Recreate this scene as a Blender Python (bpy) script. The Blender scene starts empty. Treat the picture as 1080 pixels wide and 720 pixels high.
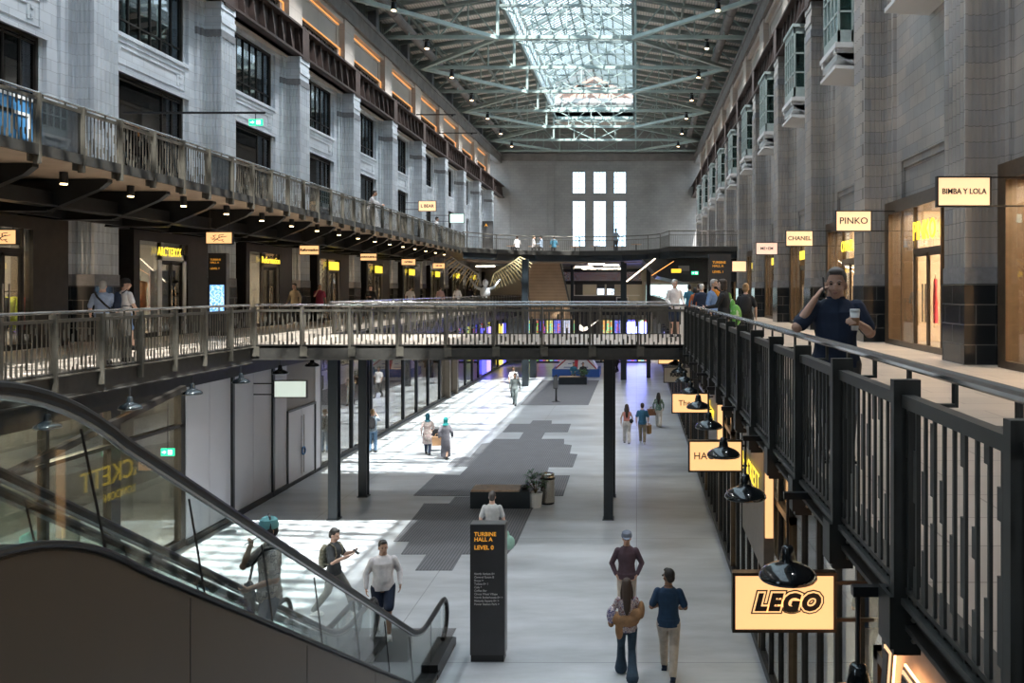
SKY, SUN, SUNDIR, EXPO = 2.7, 15.0, (-.232, .32, -1.0), 0.86
import bpy, bmesh, math, random
from mathutils import Vector, Matrix, Euler
R = random.Random(7)
SC = bpy.context.scene
C = SC.collection
PI = math.pi
EYE = 1.45          # lens height above the first-floor deck
GZ = -4.95          # ground-floor level
F = 892.0           # focal length in pixels of a 1080 px wide frame
BAY = 7.27
def px(x, y, z=None, D=None):
    """photo pixel -> world point on the height z (or at the distance D)"""
    if D is None: D = (EYE - z) * F / (y - 306.0)
    return Vector(((x - 671.0) * D / F, D, EYE - (y - 306.0) * D / F))

# ------------------------------------------------------------------ materials
MATS = {}
def nt(m):
    m.use_nodes = True; t = m.node_tree; t.nodes.clear()
    return t, t.nodes, t.links
def mat(name, col, rough=0.6, metal=0.0, noise=0.0, nscale=8.0, emit=None, estr=0.0, spec=0.5, bump=0.0, bscale=60.0, coat=0.0):
    if name in MATS: return MATS[name]
    m = bpy.data.materials.new(name); t, N, L = nt(m)
    o = N.new('ShaderNodeOutputMaterial'); b = N.new('ShaderNodeBsdfPrincipled'); L.new(b.outputs[0], o.inputs[0])
    b.inputs['Base Color'].default_value = (*col, 1); b.inputs['Roughness'].default_value = rough
    b.inputs['Metallic'].default_value = metal; b.inputs['Specular IOR Level'].default_value = spec
    if coat: b.inputs['Coat Weight'].default_value = coat
    if emit: b.inputs['Emission Color'].default_value = (*emit, 1); b.inputs['Emission Strength'].default_value = estr
    tc = N.new('ShaderNodeTexCoord')
    if noise > 0:
        n = N.new('ShaderNodeTexNoise'); n.inputs['Scale'].default_value = nscale; n.inputs['Detail'].default_value = 5
        L.new(tc.outputs['Object'], n.inputs['Vector'])
        r = N.new('ShaderNodeValToRGB')
        r.color_ramp.elements[0].position = .3; r.color_ramp.elements[1].position = .7
        r.color_ramp.elements[0].color = (*[c * (1 - noise) for c in col], 1)
        r.color_ramp.elements[1].color = (*[min(1, c * (1 + noise)) for c in col], 1)
        L.new(n.outputs[0], r.inputs[0]); L.new(r.outputs[0], b.inputs['Base Color'])
    if bump > 0:
        n2 = N.new('ShaderNodeTexNoise'); n2.inputs['Scale'].default_value = bscale; L.new(tc.outputs['Object'], n2.inputs['Vector'])
        bp = N.new('ShaderNodeBump'); bp.inputs['Strength'].default_value = bump; bp.inputs['Distance'].default_value = .02
        L.new(n2.outputs[0], bp.inputs['Height']); L.new(bp.outputs[0], b.inputs['Normal'])
    MATS[name] = m
    return m
def glass(name, tint=(1, 1, 1), ior=1.5, rough=0.0, extra=0.0):
    """thin pane: transparent, with a mirror share that grows towards grazing angles"""
    if name in MATS: return MATS[name]
    m = bpy.data.materials.new(name); t, N, L = nt(m)
    o = N.new('ShaderNodeOutputMaterial'); mx = N.new('ShaderNodeMixShader')
    tr = N.new('ShaderNodeBsdfTransparent'); tr.inputs[0].default_value = (*tint, 1)
    gl = N.new('ShaderNodeBsdfGlossy'); gl.inputs['Roughness'].default_value = rough
    f0 = ((ior - 1) / (ior + 1)) ** 2 + extra
    g = N.new('ShaderNodeNewGeometry'); d = N.new('ShaderNodeVectorMath'); d.operation = 'DOT_PRODUCT'
    L.new(g.outputs['Normal'], d.inputs[0]); L.new(g.outputs['Incoming'], d.inputs[1])
    def M(op, x, y=None, v=None):
        k = N.new('ShaderNodeMath'); k.operation = op
        if isinstance(x, float): k.inputs[0].default_value = x
        else: L.new(x.outputs['Value' if 'Value' in x.outputs else 0], k.inputs[0])
        if y is not None:
            if isinstance(y, float): k.inputs[1].default_value = y
            else: L.new(y.outputs[0], k.inputs[1])
        return k
    c = M('SUBTRACT', 1.0, M('ABSOLUTE', d)); c = M('POWER', c, 5.0); c = M('MULTIPLY', c, 1.0 - f0); c = M('ADD', c, f0)
    L.new(c.outputs[0], mx.inputs[0])
    L.new(tr.outputs[0], mx.inputs[1]); L.new(gl.outputs[0], mx.inputs[2]); L.new(mx.outputs[0], o.inputs[0])
    MATS[name] = m
    return m
def emis(name, col, s):
    return mat(name, tuple(c * .8 for c in col), rough=.5, emit=col, estr=s)
def tile(name, c1, c2, mortar, bw=.62, bh=.31, ms=.012, rough=.35, plane='wall', vary=.25, bump=.3, nscale=.6, stain=.12, spec=.5):
    """brick-laid blocks; plane 'wall' maps (x+y, z), 'floor' maps (x, y)"""
    if name in MATS: return MATS[name]
    m = bpy.data.materials.new(name); t, N, L = nt(m)
    o = N.new('ShaderNodeOutputMaterial'); b = N.new('ShaderNodeBsdfPrincipled'); L.new(b.outputs[0], o.inputs[0])
    g = N.new('ShaderNodeNewGeometry'); s = N.new('ShaderNodeSeparateXYZ'); L.new(g.outputs['Position'], s.inputs[0])
    cb = N.new('ShaderNodeCombineXYZ')
    if plane == 'wall':
        a = N.new('ShaderNodeMath'); a.operation = 'ADD'; L.new(s.outputs[0], a.inputs[0]); L.new(s.outputs[1], a.inputs[1])
        L.new(a.outputs[0], cb.inputs[0]); L.new(s.outputs[2], cb.inputs[1])
    else:
        L.new(s.outputs[0], cb.inputs[0]); L.new(s.outputs[1], cb.inputs[1])
    br = N.new('ShaderNodeTexBrick'); L.new(cb.outputs[0], br.inputs['Vector'])
    br.inputs['Color1'].default_value = (*c1, 1); br.inputs['Color2'].default_value = (*c2, 1); br.inputs['Mortar'].default_value = (*mortar, 1)
    br.inputs['Scale'].default_value = 1; br.inputs['Mortar Size'].default_value = ms; br.inputs['Brick Width'].default_value = bw
    br.inputs['Row Height'].default_value = bh; br.inputs['Mortar Smooth'].default_value = .1
    n = N.new('ShaderNodeTexNoise'); n.inputs['Scale'].default_value = nscale; n.inputs['Detail'].default_value = 6
    L.new(g.outputs['Position'], n.inputs['Vector'])
    mr = N.new('ShaderNodeMapRange'); mr.inputs[1].default_value = .3; mr.inputs[2].default_value = .7
    mr.inputs[3].default_value = 1 - stain; mr.inputs[4].default_value = 1 + stain; L.new(n.outputs[0], mr.inputs[0])
    mm = N.new('ShaderNodeVectorMath'); mm.operation = 'SCALE'; L.new(br.outputs[0], mm.inputs[0]); L.new(mr.outputs[0], mm.inputs['Scale'])
    L.new(mm.outputs[0], b.inputs['Base Color']); b.inputs['Roughness'].default_value = rough; b.inputs['Specular IOR Level'].default_value = spec
    if bump:
        bp = N.new('ShaderNodeBump'); bp.inputs['Strength'].default_value = bump; bp.inputs['Distance'].default_value = .01; bp.invert = True
        L.new(br.outputs['Fac'], bp.inputs['Height']); L.new(bp.outputs[0], b.inputs['Normal'])
    MATS[name] = m
    return m
def spotty(name, cols, scale=30, rough=.8, kind='vor'):
    """printed or camouflage cloth: patches of several colours"""
    if name in MATS: return MATS[name]
    m = bpy.data.materials.new(name); t, N, L = nt(m)
    o = N.new('ShaderNodeOutputMaterial'); b = N.new('ShaderNodeBsdfPrincipled'); L.new(b.outputs[0], o.inputs[0]); b.inputs['Roughness'].default_value = rough
    tc = N.new('ShaderNodeTexCoord'); v = N.new('ShaderNodeTexNoise'); v.inputs['Scale'].default_value = scale; v.inputs['Detail'].default_value = 2
    L.new(tc.outputs['Object'], v.inputs['Vector']); r = N.new('ShaderNodeValToRGB'); r.color_ramp.interpolation = 'CONSTANT'
    n = len(cols); cr = r.color_ramp
    cr.elements[0].position = 0; cr.elements[0].color = (*cols[0], 1); cr.elements[1].position = .38 + .24 / n; cr.elements[1].color = (*cols[1], 1)
    for i in range(2, n):
        e = cr.elements.new(.38 + .24 * i / n); e.color = (*cols[i], 1)
    L.new(v.outputs[0], r.inputs[0]); L.new(r.outputs[0], b.inputs['Base Color'])
    MATS[name] = m
    return m
def stripes(name, c1, c2, period, axis=0, rough=.8, width=.5, metal=0):
    if name in MATS: return MATS[name]
    m = bpy.data.materials.new(name); t, N, L = nt(m)
    o = N.new('ShaderNodeOutputMaterial'); b = N.new('ShaderNodeBsdfPrincipled'); L.new(b.outputs[0], o.inputs[0])
    b.inputs['Roughness'].default_value = rough; b.inputs['Metallic'].default_value = metal
    g = N.new('ShaderNodeNewGeometry'); s = N.new('ShaderNodeSeparateXYZ'); L.new(g.outputs['Position'], s.inputs[0])
    d = N.new('ShaderNodeMath'); d.operation = 'DIVIDE'; d.inputs[1].default_value = period; L.new(s.outputs[axis], d.inputs[0])
    f = N.new('ShaderNodeMath'); f.operation = 'FRACT'; L.new(d.outputs[0], f.inputs[0])
    c = N.new('ShaderNodeMath'); c.operation = 'GREATER_THAN'; c.inputs[1].default_value = width; L.new(f.outputs[0], c.inputs[0])
    n = N.new('ShaderNodeTexNoise'); n.inputs['Scale'].default_value = 2.0; n.inputs['Detail'].default_value = 4; L.new(g.outputs['Position'], n.inputs['Vector'])
    mr = N.new('ShaderNodeMapRange'); mr.inputs[3].default_value = .8; mr.inputs[4].default_value = 1.2; L.new(n.outputs[0], mr.inputs[0])
    mx = N.new('ShaderNodeMix'); mx.data_type = 'RGBA'; mx.inputs[6].default_value = (*c1, 1); mx.inputs[7].default_value = (*c2, 1); L.new(c.outputs[0], mx.inputs[0])
    vm = N.new('ShaderNodeVectorMath'); vm.operation = 'SCALE'; L.new(mx.outputs[2], vm.inputs[0]); L.new(mr.outputs[0], vm.inputs['Scale'])
    L.new(vm.outputs[0], b.inputs['Base Color'])
    MATS[name] = m
    return m
def concrete(name, col, joint_x, joint_y, rough=.3):
    m = bpy.data.materials.new(name); t, N, L = nt(m); MATS[name] = m
    o = N.new('ShaderNodeOutputMaterial'); b = N.new('ShaderNodeBsdfPrincipled'); L.new(b.outputs[0], o.inputs[0])
    g = N.new('ShaderNodeNewGeometry')
    mp = N.new('ShaderNodeMapping'); mp.inputs['Scale'].default_value = (.35, 1.1, 1); L.new(g.outputs['Position'], mp.inputs[0])
    n = N.new('ShaderNodeTexNoise'); n.inputs['Scale'].default_value = .9; n.inputs['Detail'].default_value = 9; n.inputs['Roughness'].default_value = .6
    L.new(mp.outputs[0], n.inputs['Vector'])
    r = N.new('ShaderNodeValToRGB'); r.color_ramp.elements[0].position = .32; r.color_ramp.elements[1].position = .72
    r.color_ramp.elements[0].color = (*[c * .66 for c in col], 1); r.color_ramp.elements[1].color = (*[c * 1.22 for c in col], 1)
    L.new(n.outputs[0], r.inputs[0])
    s = N.new('ShaderNodeSeparateXYZ'); L.new(g.outputs['Position'], s.inputs[0]); prev = None
    for ax, per in ((0, joint_x), (1, joint_y)):
        d = N.new('ShaderNodeMath'); d.operation = 'DIVIDE'; d.inputs[1].default_value = per; L.new(s.outputs[ax], d.inputs[0])
        f = N.new('ShaderNodeMath'); f.operation = 'FRACT'; L.new(d.outputs[0], f.inputs[0])
        c = N.new('ShaderNodeMath'); c.operation = 'LESS_THAN'; c.inputs[1].default_value = .018 / per; L.new(f.outputs[0], c.inputs[0])
        if prev:
            k = N.new('ShaderNodeMath'); k.operation = 'MAXIMUM'; L.new(prev.outputs[0], k.inputs[0]); L.new(c.outputs[0], k.inputs[1]); prev = k
        else: prev = c
    mx = N.new('ShaderNodeMix'); mx.data_type = 'RGBA'; L.new(prev.outputs[0], mx.inputs[0]); L.new(r.outputs[0], mx.inputs[6])
    mx.inputs[7].default_value = (*[c * .4 for c in col], 1); L.new(mx.outputs[2], b.inputs['Base Color'])
    mr = N.new('ShaderNodeMapRange'); mr.inputs[3].default_value = rough * .7; mr.inputs[4].default_value = rough * 1.5; L.new(n.outputs[0], mr.inputs[0])
    L.new(mr.outputs[0], b.inputs['Roughness'])
    return m

# ------------------------------------------------------------------ mesh building
class MB:
    def __init__(s): s.v = []; s.f = []; s.m = []; s.mi = 0; s.mats = []; s.T = None
    def use(s, m):
        if m not in s.mats: s.mats.append(m)
        s.mi = s.mats.index(m); return s
    def add(s, vs, fs):
        b = len(s.v)
        if s.T is not None: vs = [s.T @ Vector(v) for v in vs]
        s.v += [tuple(v) for v in vs]; s.f += [tuple(b + i for i in f) for f in fs]; s.m += [s.mi] * len(fs); return s
    def box(s, x0, x1, y0, y1, z0, z1):
        x0, x1 = min(x0, x1), max(x0, x1); y0, y1 = min(y0, y1), max(y0, y1); z0, z1 = min(z0, z1), max(z0, z1)
        return s.add([(x0, y0, z0), (x1, y0, z0), (x1, y1, z0), (x0, y1, z0), (x0, y0, z1), (x1, y0, z1), (x1, y1, z1), (x0, y1, z1)],
                     [(3, 2, 1, 0), (4, 5, 6, 7), (0, 1, 5, 4), (1, 2, 6, 5), (2, 3, 7, 6), (3, 0, 4, 7)])
    def prism(s, pts, a0, a1, axis='y'):
        """polygon extruded along an axis; pts are (x,z) for 'y', (y,z) for 'x', (x,y) for 'z'"""
        n = len(pts)
        area = sum(pts[i][0] * pts[(i + 1) % n][1] - pts[(i + 1) % n][0] * pts[i][1] for i in range(n))
        if area < 0: pts = pts[::-1]
        mk = {'y': lambda p, a: (p[0], a, p[1]), 'x': lambda p, a: (a, p[0], p[1]), 'z': lambda p, a: (p[0], p[1], a)}[axis]
        vs = [mk(p, a0) for p in pts] + [mk(p, a1) for p in pts]
        fs = [tuple(range(n)), tuple(range(2 * n - 1, n - 1, -1))] + [(i, n + i, n + (i + 1) % n, (i + 1) % n) for i in range(n)]
        if (axis == 'y') == (a1 < a0) if axis == 'y' else (a1 > a0): fs = [f[::-1] for f in fs]
        return s.add(vs, fs)
    def tube(s, pts, r, n=8, r2=None, cap=True, closed=False, flat=None):
        """round tube along a polyline; r a number or one per point; flat squashes it along the given direction"""
        pts = [Vector(p) for p in pts]; k = len(pts)
        rs = r if isinstance(r, (list, tuple)) else [r + ((r2 - r) * i / (k - 1) if r2 is not None else 0) for i in range(k)]
        vs = []; up = None
        for i, p in enumerate(pts):
            a = pts[i - 1] if (i > 0 or closed) else p; b = pts[(i + 1) % k] if (i < k - 1 or closed) else p
            d = (b - a).normalized() if (b - a).length > 1e-9 else Vector((0, 0, 1))
            if up is None: up = d.orthogonal().normalized()
            up = (up - d * up.dot(d)); up = up.normalized() if up.length > 1e-6 else d.orthogonal().normalized()
            w = d.cross(up)
            for j in range(n):
                q = (up * math.cos(2 * PI * j / n) + w * math.sin(2 * PI * j / n)) * rs[i]
                vs.append(p + q)
        fs = []
        for i in range(k if closed else k - 1):
            a = i * n; b = ((i + 1) % k) * n
            for j in range(n): fs.append((a + j, a + (j + 1) % n, b + (j + 1) % n, b + j))
        if cap and not closed: fs += [tuple(range(n))[::-1], tuple(range((k - 1) * n, k * n))]
        return s.add(vs, fs)
    def bar(s, p, q, w, h=None):
        """square bar between two points, w wide and h deep (h measured towards world z where it can)"""
        h = w if h is None else h
        p, q = Vector(p), Vector(q); d = (q - p).normalized(); u = Vector((0, 0, 1))
        if abs(d.dot(u)) > .98: u = Vector((0, 1, 0))
        a = d.cross(u).normalized(); u = a.cross(d).normalized()
        vs = [c + a * (i * w / 2) + u * (j * h / 2) for c in (p, q) for i, j in ((-1, -1), (1, -1), (1, 1), (-1, 1))]
        return s.add(vs, [(3, 2, 1, 0), (4, 5, 6, 7), (0, 1, 5, 4), (1, 2, 6, 5), (2, 3, 7, 6), (3, 0, 4, 7)])
    def lathe(s, prof, c=(0, 0, 0), n=24, cap=True):
        vs = []; k = len(prof)
        for r, z in prof:
            for j in range(n): vs.append((c[0] + r * math.cos(2 * PI * j / n), c[1] + r * math.sin(2 * PI * j / n), c[2] + z))
        fs = [(i * n + j, i * n + (j + 1) % n, (i + 1) * n + (j + 1) % n, (i + 1) * n + j) for i in range(k - 1) for j in range(n)]
        if cap: fs += [tuple(range(n))[::-1], tuple(range((k - 1) * n, k * n))]
        return s.add(vs, fs)
    def ball(s, c, rx, ry=None, rz=None, n=12, m=8, rot=None):
        ry = rx if ry is None else ry; rz = rx if rz is None else rz; vs = []
        c = Vector(c)
        for i in range(1, m):
            t = PI * i / m
            for j in range(n):
                p = Vector((rx * math.sin(t) * math.cos(2 * PI * j / n), ry * math.sin(t) * math.sin(2 * PI * j / n), rz * math.cos(t)))
                if rot: p = rot @ p
                vs.append(c + p)
        pt = Vector((0, 0, rz)); pb = Vector((0, 0, -rz))
        if rot: pt = rot @ pt; pb = rot @ pb
        vs += [c + pt, c + pb]; T = len(vs) - 2
        fs = [(i * n + j, (i + 1) * n + j, (i + 1) * n + (j + 1) % n, i * n + (j + 1) % n) for i in range(m - 2) for j in range(n)]
        fs += [(T, j, (j + 1) % n) for j in range(n)] + [(T + 1, (m - 2) * n + (j + 1) % n, (m - 2) * n + j) for j in range(n)]
        return s.add(vs, fs)
    def mesh(s, name, m=None, smooth=False):
        me = bpy.data.meshes.new(name); me.from_pydata(s.v, [], s.f)
        if m is not None and m not in s.mats: s.mats.insert(0, m) if not s.mats else None
        for x in (s.mats or [m]): me.materials.append(x)
        if len(s.mats) > 1: me.polygons.foreach_set('material_index', s.m)
        if smooth: me.polygons.foreach_set('use_smooth', [True] * len(me.polygons))
        me.update(); return me
    def build(s, name, m=None, parent=None, loc=(0, 0, 0), rot=(0, 0, 0), smooth=False):
        return ob(name, s.mesh(name, m, smooth), parent, loc, rot)
def ob(name, me, parent=None, loc=(0, 0, 0), rot=(0, 0, 0)):
    o = bpy.data.objects.new(name, me); C.objects.link(o); o.location = loc; o.rotation_euler = rot
    if parent: o.parent = parent
    return o
def tag(o, label=None, cat=None, group=None, kind=None):
    if label: o['label'] = label
    if cat: o['category'] = cat
    if group: o['group'] = group
    if kind: o['kind'] = kind
    return o
def thing(name, label, cat, loc=(0, 0, 0), rz=0, group=None, kind=None):
    o = bpy.data.objects.new(name, None); C.objects.link(o); o.location = loc; o.rotation_euler = (0, 0, rz); o.empty_display_size = .2
    return tag(o, label, cat, group, kind)
def struct(name, mb, m=None, label=None, cat=None, parent=None, **k):
    o = mb.build(name, m, parent, **k)
    if not parent: tag(o, label or name, cat or name.split('_')[0], None, 'structure')
    return o
def dup(root, loc=None, rz=None, label=None, group=None):
    r = root.copy(); C.objects.link(r)
    if loc is not None: r.location = loc
    if rz is not None: r.rotation_euler = (0, 0, rz)
    if label: r['label'] = label
    if group: r['group'] = group
    for ch in list(root.children):
        c = ch.copy(); C.objects.link(c); c.parent = r
        for g in list(ch.children):
            d = g.copy(); C.objects.link(d); d.parent = c
    return r
ORD = ['nearest', 'second', 'third', 'fourth', 'fifth', 'sixth', 'seventh', 'eighth', 'ninth', 'tenth', 'eleventh', 'twelfth', 'thirteenth',
       'fourteenth', 'fifteenth', 'sixteenth', 'seventeenth', 'eighteenth', 'nineteenth', 'twentieth']
def text(name, s, size, m, parent, loc, rot=(PI / 2, 0, 0), extrude=.004, bold=0.0, shear=0.0, space=1.0, align='CENTER', sx=1.0):
    cu = bpy.data.curves.new(name, 'FONT'); cu.body = s; cu.size = size; cu.extrude = extrude; cu.offset = bold; cu.shear = shear
    cu.space_character = space; cu.align_x = align; cu.align_y = 'CENTER'; cu.resolution_u = 3
    t = bpy.data.objects.new(name, cu); C.objects.link(t)
    me = bpy.data.meshes.new_from_object(t.evaluated_get(bpy.context.evaluated_depsgraph_get()))
    bpy.data.objects.remove(t); bpy.data.curves.remove(cu); me.name = name
    me.materials.clear(); me.materials.append(m)
    o = ob(name, me, parent, loc, rot); o.scale = (sx, 1, 1)
    return o

# ------------------------------------------------------------------ palette
M_tileL = tile('pale_faience', (.58, .63, .68), (.47, .52, .575), (.33, .36, .40), ms=.007, stain=.14)
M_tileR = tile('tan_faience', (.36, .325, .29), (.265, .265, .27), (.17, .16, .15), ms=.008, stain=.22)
M_tileF = tile('far_faience', (.31, .31, .305), (.28, .28, .28), (.20, .20, .20), ms=.008, stain=.1)
M_black = tile('black_glazed_tile', (.012, .014, .016), (.02, .022, .024), (.10, .10, .095), bw=.78, bh=.39, ms=.012, rough=.16, stain=.2)
M_band = mat('grey_stone_band', (.19, .195, .21), .5, noise=.15)
M_attic = tile('cream_render', (.50, .44, .385), (.46, .41, .365), (.33, .29, .26), bw=2.2, bh=1.1, ms=.01, stain=.12)
M_coping = mat('grey_coping', (.17, .16, .155), .7, noise=.2, nscale=1.5)
M_rust = mat('oxide_brown_steel', (.058, .040, .035), .55, noise=.25, nscale=3, metal=.2)
M_green = mat('pale_green_steel', (.36, .45, .43), .45, noise=.12, nscale=2)
M_greenD = mat('grey_green_steel', (.23, .27, .26), .5, noise=.15, nscale=2)
M_deck = stripes('corrugated_deck', (.78, .74, .70), (.58, .55, .52), .18, 0, .5)
M_dark = mat('dark_bronze', (.035, .030, .026), .38, metal=.5, noise=.2, nscale=4)
M_steel = mat('charcoal_steel', (.022, .024, .026), .4, metal=.4, noise=.2, nscale=5)
M_navy = mat('blue_black_paint', (.016, .022, .028), .35, noise=.15)
M_rail = mat('bronze_grey_rail', (.12, .11, .095), .4, metal=.4, noise=.1)
M_hand = mat('brushed_handrail', (.42, .42, .42), .25, metal=.9)
M_bar = mat('rail_bar_grey', (.040, .041, .038), .45, metal=.3, noise=.1)
M_barL = mat('rail_bar_bronze', (.105, .095, .078), .45, metal=.3, noise=.15)
M_bolt = mat('bolt_head', (.5, .47, .42), .35, metal=.8)
M_fascia = mat('fascia_paint', (.045, .042, .038), .5, metal=.3, noise=.15)
M_soffit = mat('tan_soffit', (.40, .31, .23), .6, noise=.12, nscale=1.5)
M_wood = stripes('timber_boards', (.42, .26, .15), (.37, .22, .125), .22, 2, .5)
M_gl = glass('clear_glass', (.93, .96, .95), 1.5)
M_glS = glass('shop_glass', (.80, .84, .83), 1.6, extra=.03)
M_glM = glass('mirror_like_shop_glass', (.55, .58, .58), 1.9, extra=.12)
M_glD = glass('dark_window_glass', (.30, .34, .36), 1.7, extra=.05)
M_glE = glass('escalator_glass', (.90, .94, .93), 1.55, extra=.015)
M_glR = glass('skylight_glass', (.84, .89, .90), 1.45)
M_white = mat('white_board', (.44, .44, .48), .5, noise=.04, nscale=1)
M_whiteP = mat('white_paint', (.70, .70, .70), .5)
M_black0 = mat('black_plastic', (.012, .012, .013), .4)
M_enamel = mat('black_enamel', (.010, .013, .016), .12, coat=.6)
M_face = emis('warm_sign_face', (1.0, .56, .24), .62)
M_faceC = emis('cream_sign_face', (1.0, .68, .38), .55)
M_facePk = emis('pink_sign_face', (1.0, .68, .52), .45)
M_letY = emis('yellow_letter', (1.0, .74, .06), .75)
M_neon = emis('orange_neon', (1.0, .48, .22), 3.0)
M_led = emis('amber_led_strip', (1.0, .42, .12), .7)
M_ledW = emis('white_led', (1.0, .80, .58), 5.0)
M_bulb = emis('warm_bulb', (1.0, .66, .35), 14.0)
M_exit = emis('green_exit', (.02, .62, .28), 1.0)
M_org = mat('orange_letter', (.85, .38, .04), .5, emit=(.9, .4, .05), estr=.25)
M_tot = mat('totem_charcoal', (.040, .040, .043), .4, noise=.1, nscale=3)
M_totS = mat('totem_side', (.16, .16, .16), .35, metal=.5)
M_steelS = mat('stainless', (.50, .46, .41), .22, metal=.95)
M_leaf = mat('leaf_green', (.045, .13, .055), .6, noise=.4, nscale=20)
# ================================================================== THE HALL
XL, XR = -15.2, 6.4          # pilaster faces
WL, WR = -16.0, 7.2          # wall planes
CX = (XL + XR) / 2
Y0, Y1 = -12.0, 97.2
P0 = 16.45                   # near corner of pilaster 0
PW = 1.12
NK0, NK1 = -3, 10
M_floor = concrete('polished_concrete', (.41, .44, .47), 4.5, 7.27, .30)
M_stone = tile('tan_stone_paving', (.36, .30, .25), (.31, .26, .22), (.16, .13, .11), bw=1.2, bh=.6, ms=.008, rough=.4, plane='floor', bump=.1)
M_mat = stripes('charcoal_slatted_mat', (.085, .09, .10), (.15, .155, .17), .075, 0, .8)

# ---- ground floor and first-floor decks
struct('floor', MB().box(-26, 17, Y0, Y1, GZ - .3, GZ), M_floor, 'polished grey concrete ground floor of the hall', 'floor')
def deck(x0, x1, y0, y1, nm='slab', lab='', z=0.0, th=.5, top=None):
    b = MB(); b.use(top or M_stone).box(x0, x1, y0, y1, z - .06, z); b.use(M_fascia).box(x0, x1, y0, y1, z - th, z - .06)
    return struct(nm, b, None, lab, 'floor')
deck(1.42, 17, Y0, Y1, 'floor', 'tan stone first-floor walkway along the tan wall', th=.18)
deck(-26, -10.12, Y0, Y1, 'floor', 'tan stone first-floor walkway along the pale wall')
deck(-10.12, 1.42, 74.5, Y1, 'floor', 'first-floor platform at the far end of the hall')
deck(-10.12, 1.42, Y0, .45, 'floor', 'first-floor crossing under the photographer')
deck(-6.5, -3.28, .45, 4.3, 'floor', 'first-floor landing at the head of the escalators')
# edge girders: fascia plates under the railings
for nm, x0, x1, y0, y1 in (('beam', 1.34, 1.42, .45, 22.1), ('beam', 1.34, 1.42, 28, 74.5), ('beam', -10.12, -10.04, Y0, 22.1), ('beam', -10.12, -10.04, 28, 74.5)):
    zb = -.18 if x0 > 0 else -.46; b = MB().box(x0, x1, y0, y1, zb, .02)
    for z in (zb, .0): b.box(x0 - (.05 if x0 > 0 else -.0), x1 + (.0 if x0 > 0 else .05), y0, y1, z, z + .025)
    struct(nm, b, M_fascia, 'steel edge girder of the first-floor walkway', 'beam')
# soffits below the walkways
struct('ceiling', MB().box(2.3, 17, .45, Y1, -.40, -.19), M_steel, 'dark soffit over the ground-floor shops', 'ceiling')
struct('ceiling', MB().box(-26, -10.2, Y0, Y1, -.75, -.51), M_steel, 'dark soffit over the ground-floor shops of the pale side', 'ceiling')

# ---- pilasters
def pil_profile(sgn):
    """plan of a fluted pilaster: x out of the wall (0 at the wall, .8 at the face), y along the wall"""
    p = []; d = .8
    # near side, from the wall towards the face: stepped shoulder then flutes
    p += [(-.3, -.34), (.0, -.34), (.10, -.34), (.10, -.16), (.18, -.16), (.18, 0)]
    n = 4; w = (d - .06 - .22) / n
    for i in range(n):
        a = .22 + i * w; p += [(a, 0), (a + w * .2, .075), (a + w * .8, .075), (a + w, 0)]
    p += [(d, 0)]
    n = 5; w = (PW - .12) / n
    for i in range(n):
        a = .06 + i * w; p += [(d, a), (d - .05, a + w * .2), (d - .05, a + w * .8), (d, a + w)]
    p += [(d, PW)]
    n = 4; w = (d - .06 - .22) / n
    for i in range(n):
        a = d - .06 - i * w; p += [(a, PW), (a - w * .2, PW - .075), (a - w * .8, PW - .075), (a - w, PW)]
    p += [(.18, PW), (.18, PW + .16), (.10, PW + .16), (.10, PW + .34), (0, PW + .34), (-.3, PW + .34)]
    return p
def plain_profile(o=0.0):
    d = .8 + o
    return [(-.3, -.34 - o), (.1 + o, -.34 - o), (.1 + o, -.16 - o), (.18 + o, -.16 - o), (.18 + o, -o), (d, -o), (d, PW + o), (.18 + o, PW + o), (.18 + o, PW + .16 + o), (.1 + o, PW + .16 + o), (.1 + o, PW + .34 + o), (-.3, PW + .34 + o)]
def pil_mesh(sgn, mt):
    b = MB(); X = (lambda p: [(sgn * (q[0] - .8), q[1]) for q in p])
    b.use(M_black).prism(X(plain_profile(.035)), 0, 1.58, 'z')
    b.use(M_band).prism(X(plain_profile(.02)), 1.58, 1.9, 'z')
    b.use(mt).prism(X(pil_profile(1)), 1.9, 10.75, 'z')
    b.use(M_band).prism(X(plain_profile(.0)), 10.75, 11.02, 'z')
    for i in range(4):
        z = 11.02 + i * .26; b.use(mt).prism(X(plain_profile(.0 if i % 2 else -.03)), z, z + .26 - .02 * (i % 2), 'z')
    return b
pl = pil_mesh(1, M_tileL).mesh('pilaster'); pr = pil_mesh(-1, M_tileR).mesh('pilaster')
for k in range(NK0, NK1 + 1):
    y = P0 + BAY * k
    n = k - 0
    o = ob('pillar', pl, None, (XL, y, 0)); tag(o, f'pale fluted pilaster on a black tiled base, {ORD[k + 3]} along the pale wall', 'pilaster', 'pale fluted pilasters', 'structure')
    o = ob('pillar', pr, None, (XR, y, 0)); tag(o, f'tan fluted pilaster on a black tiled base, {ORD[k + 3]} along the tan wall', 'pilaster', 'tan fluted pilasters', 'structure')

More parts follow.
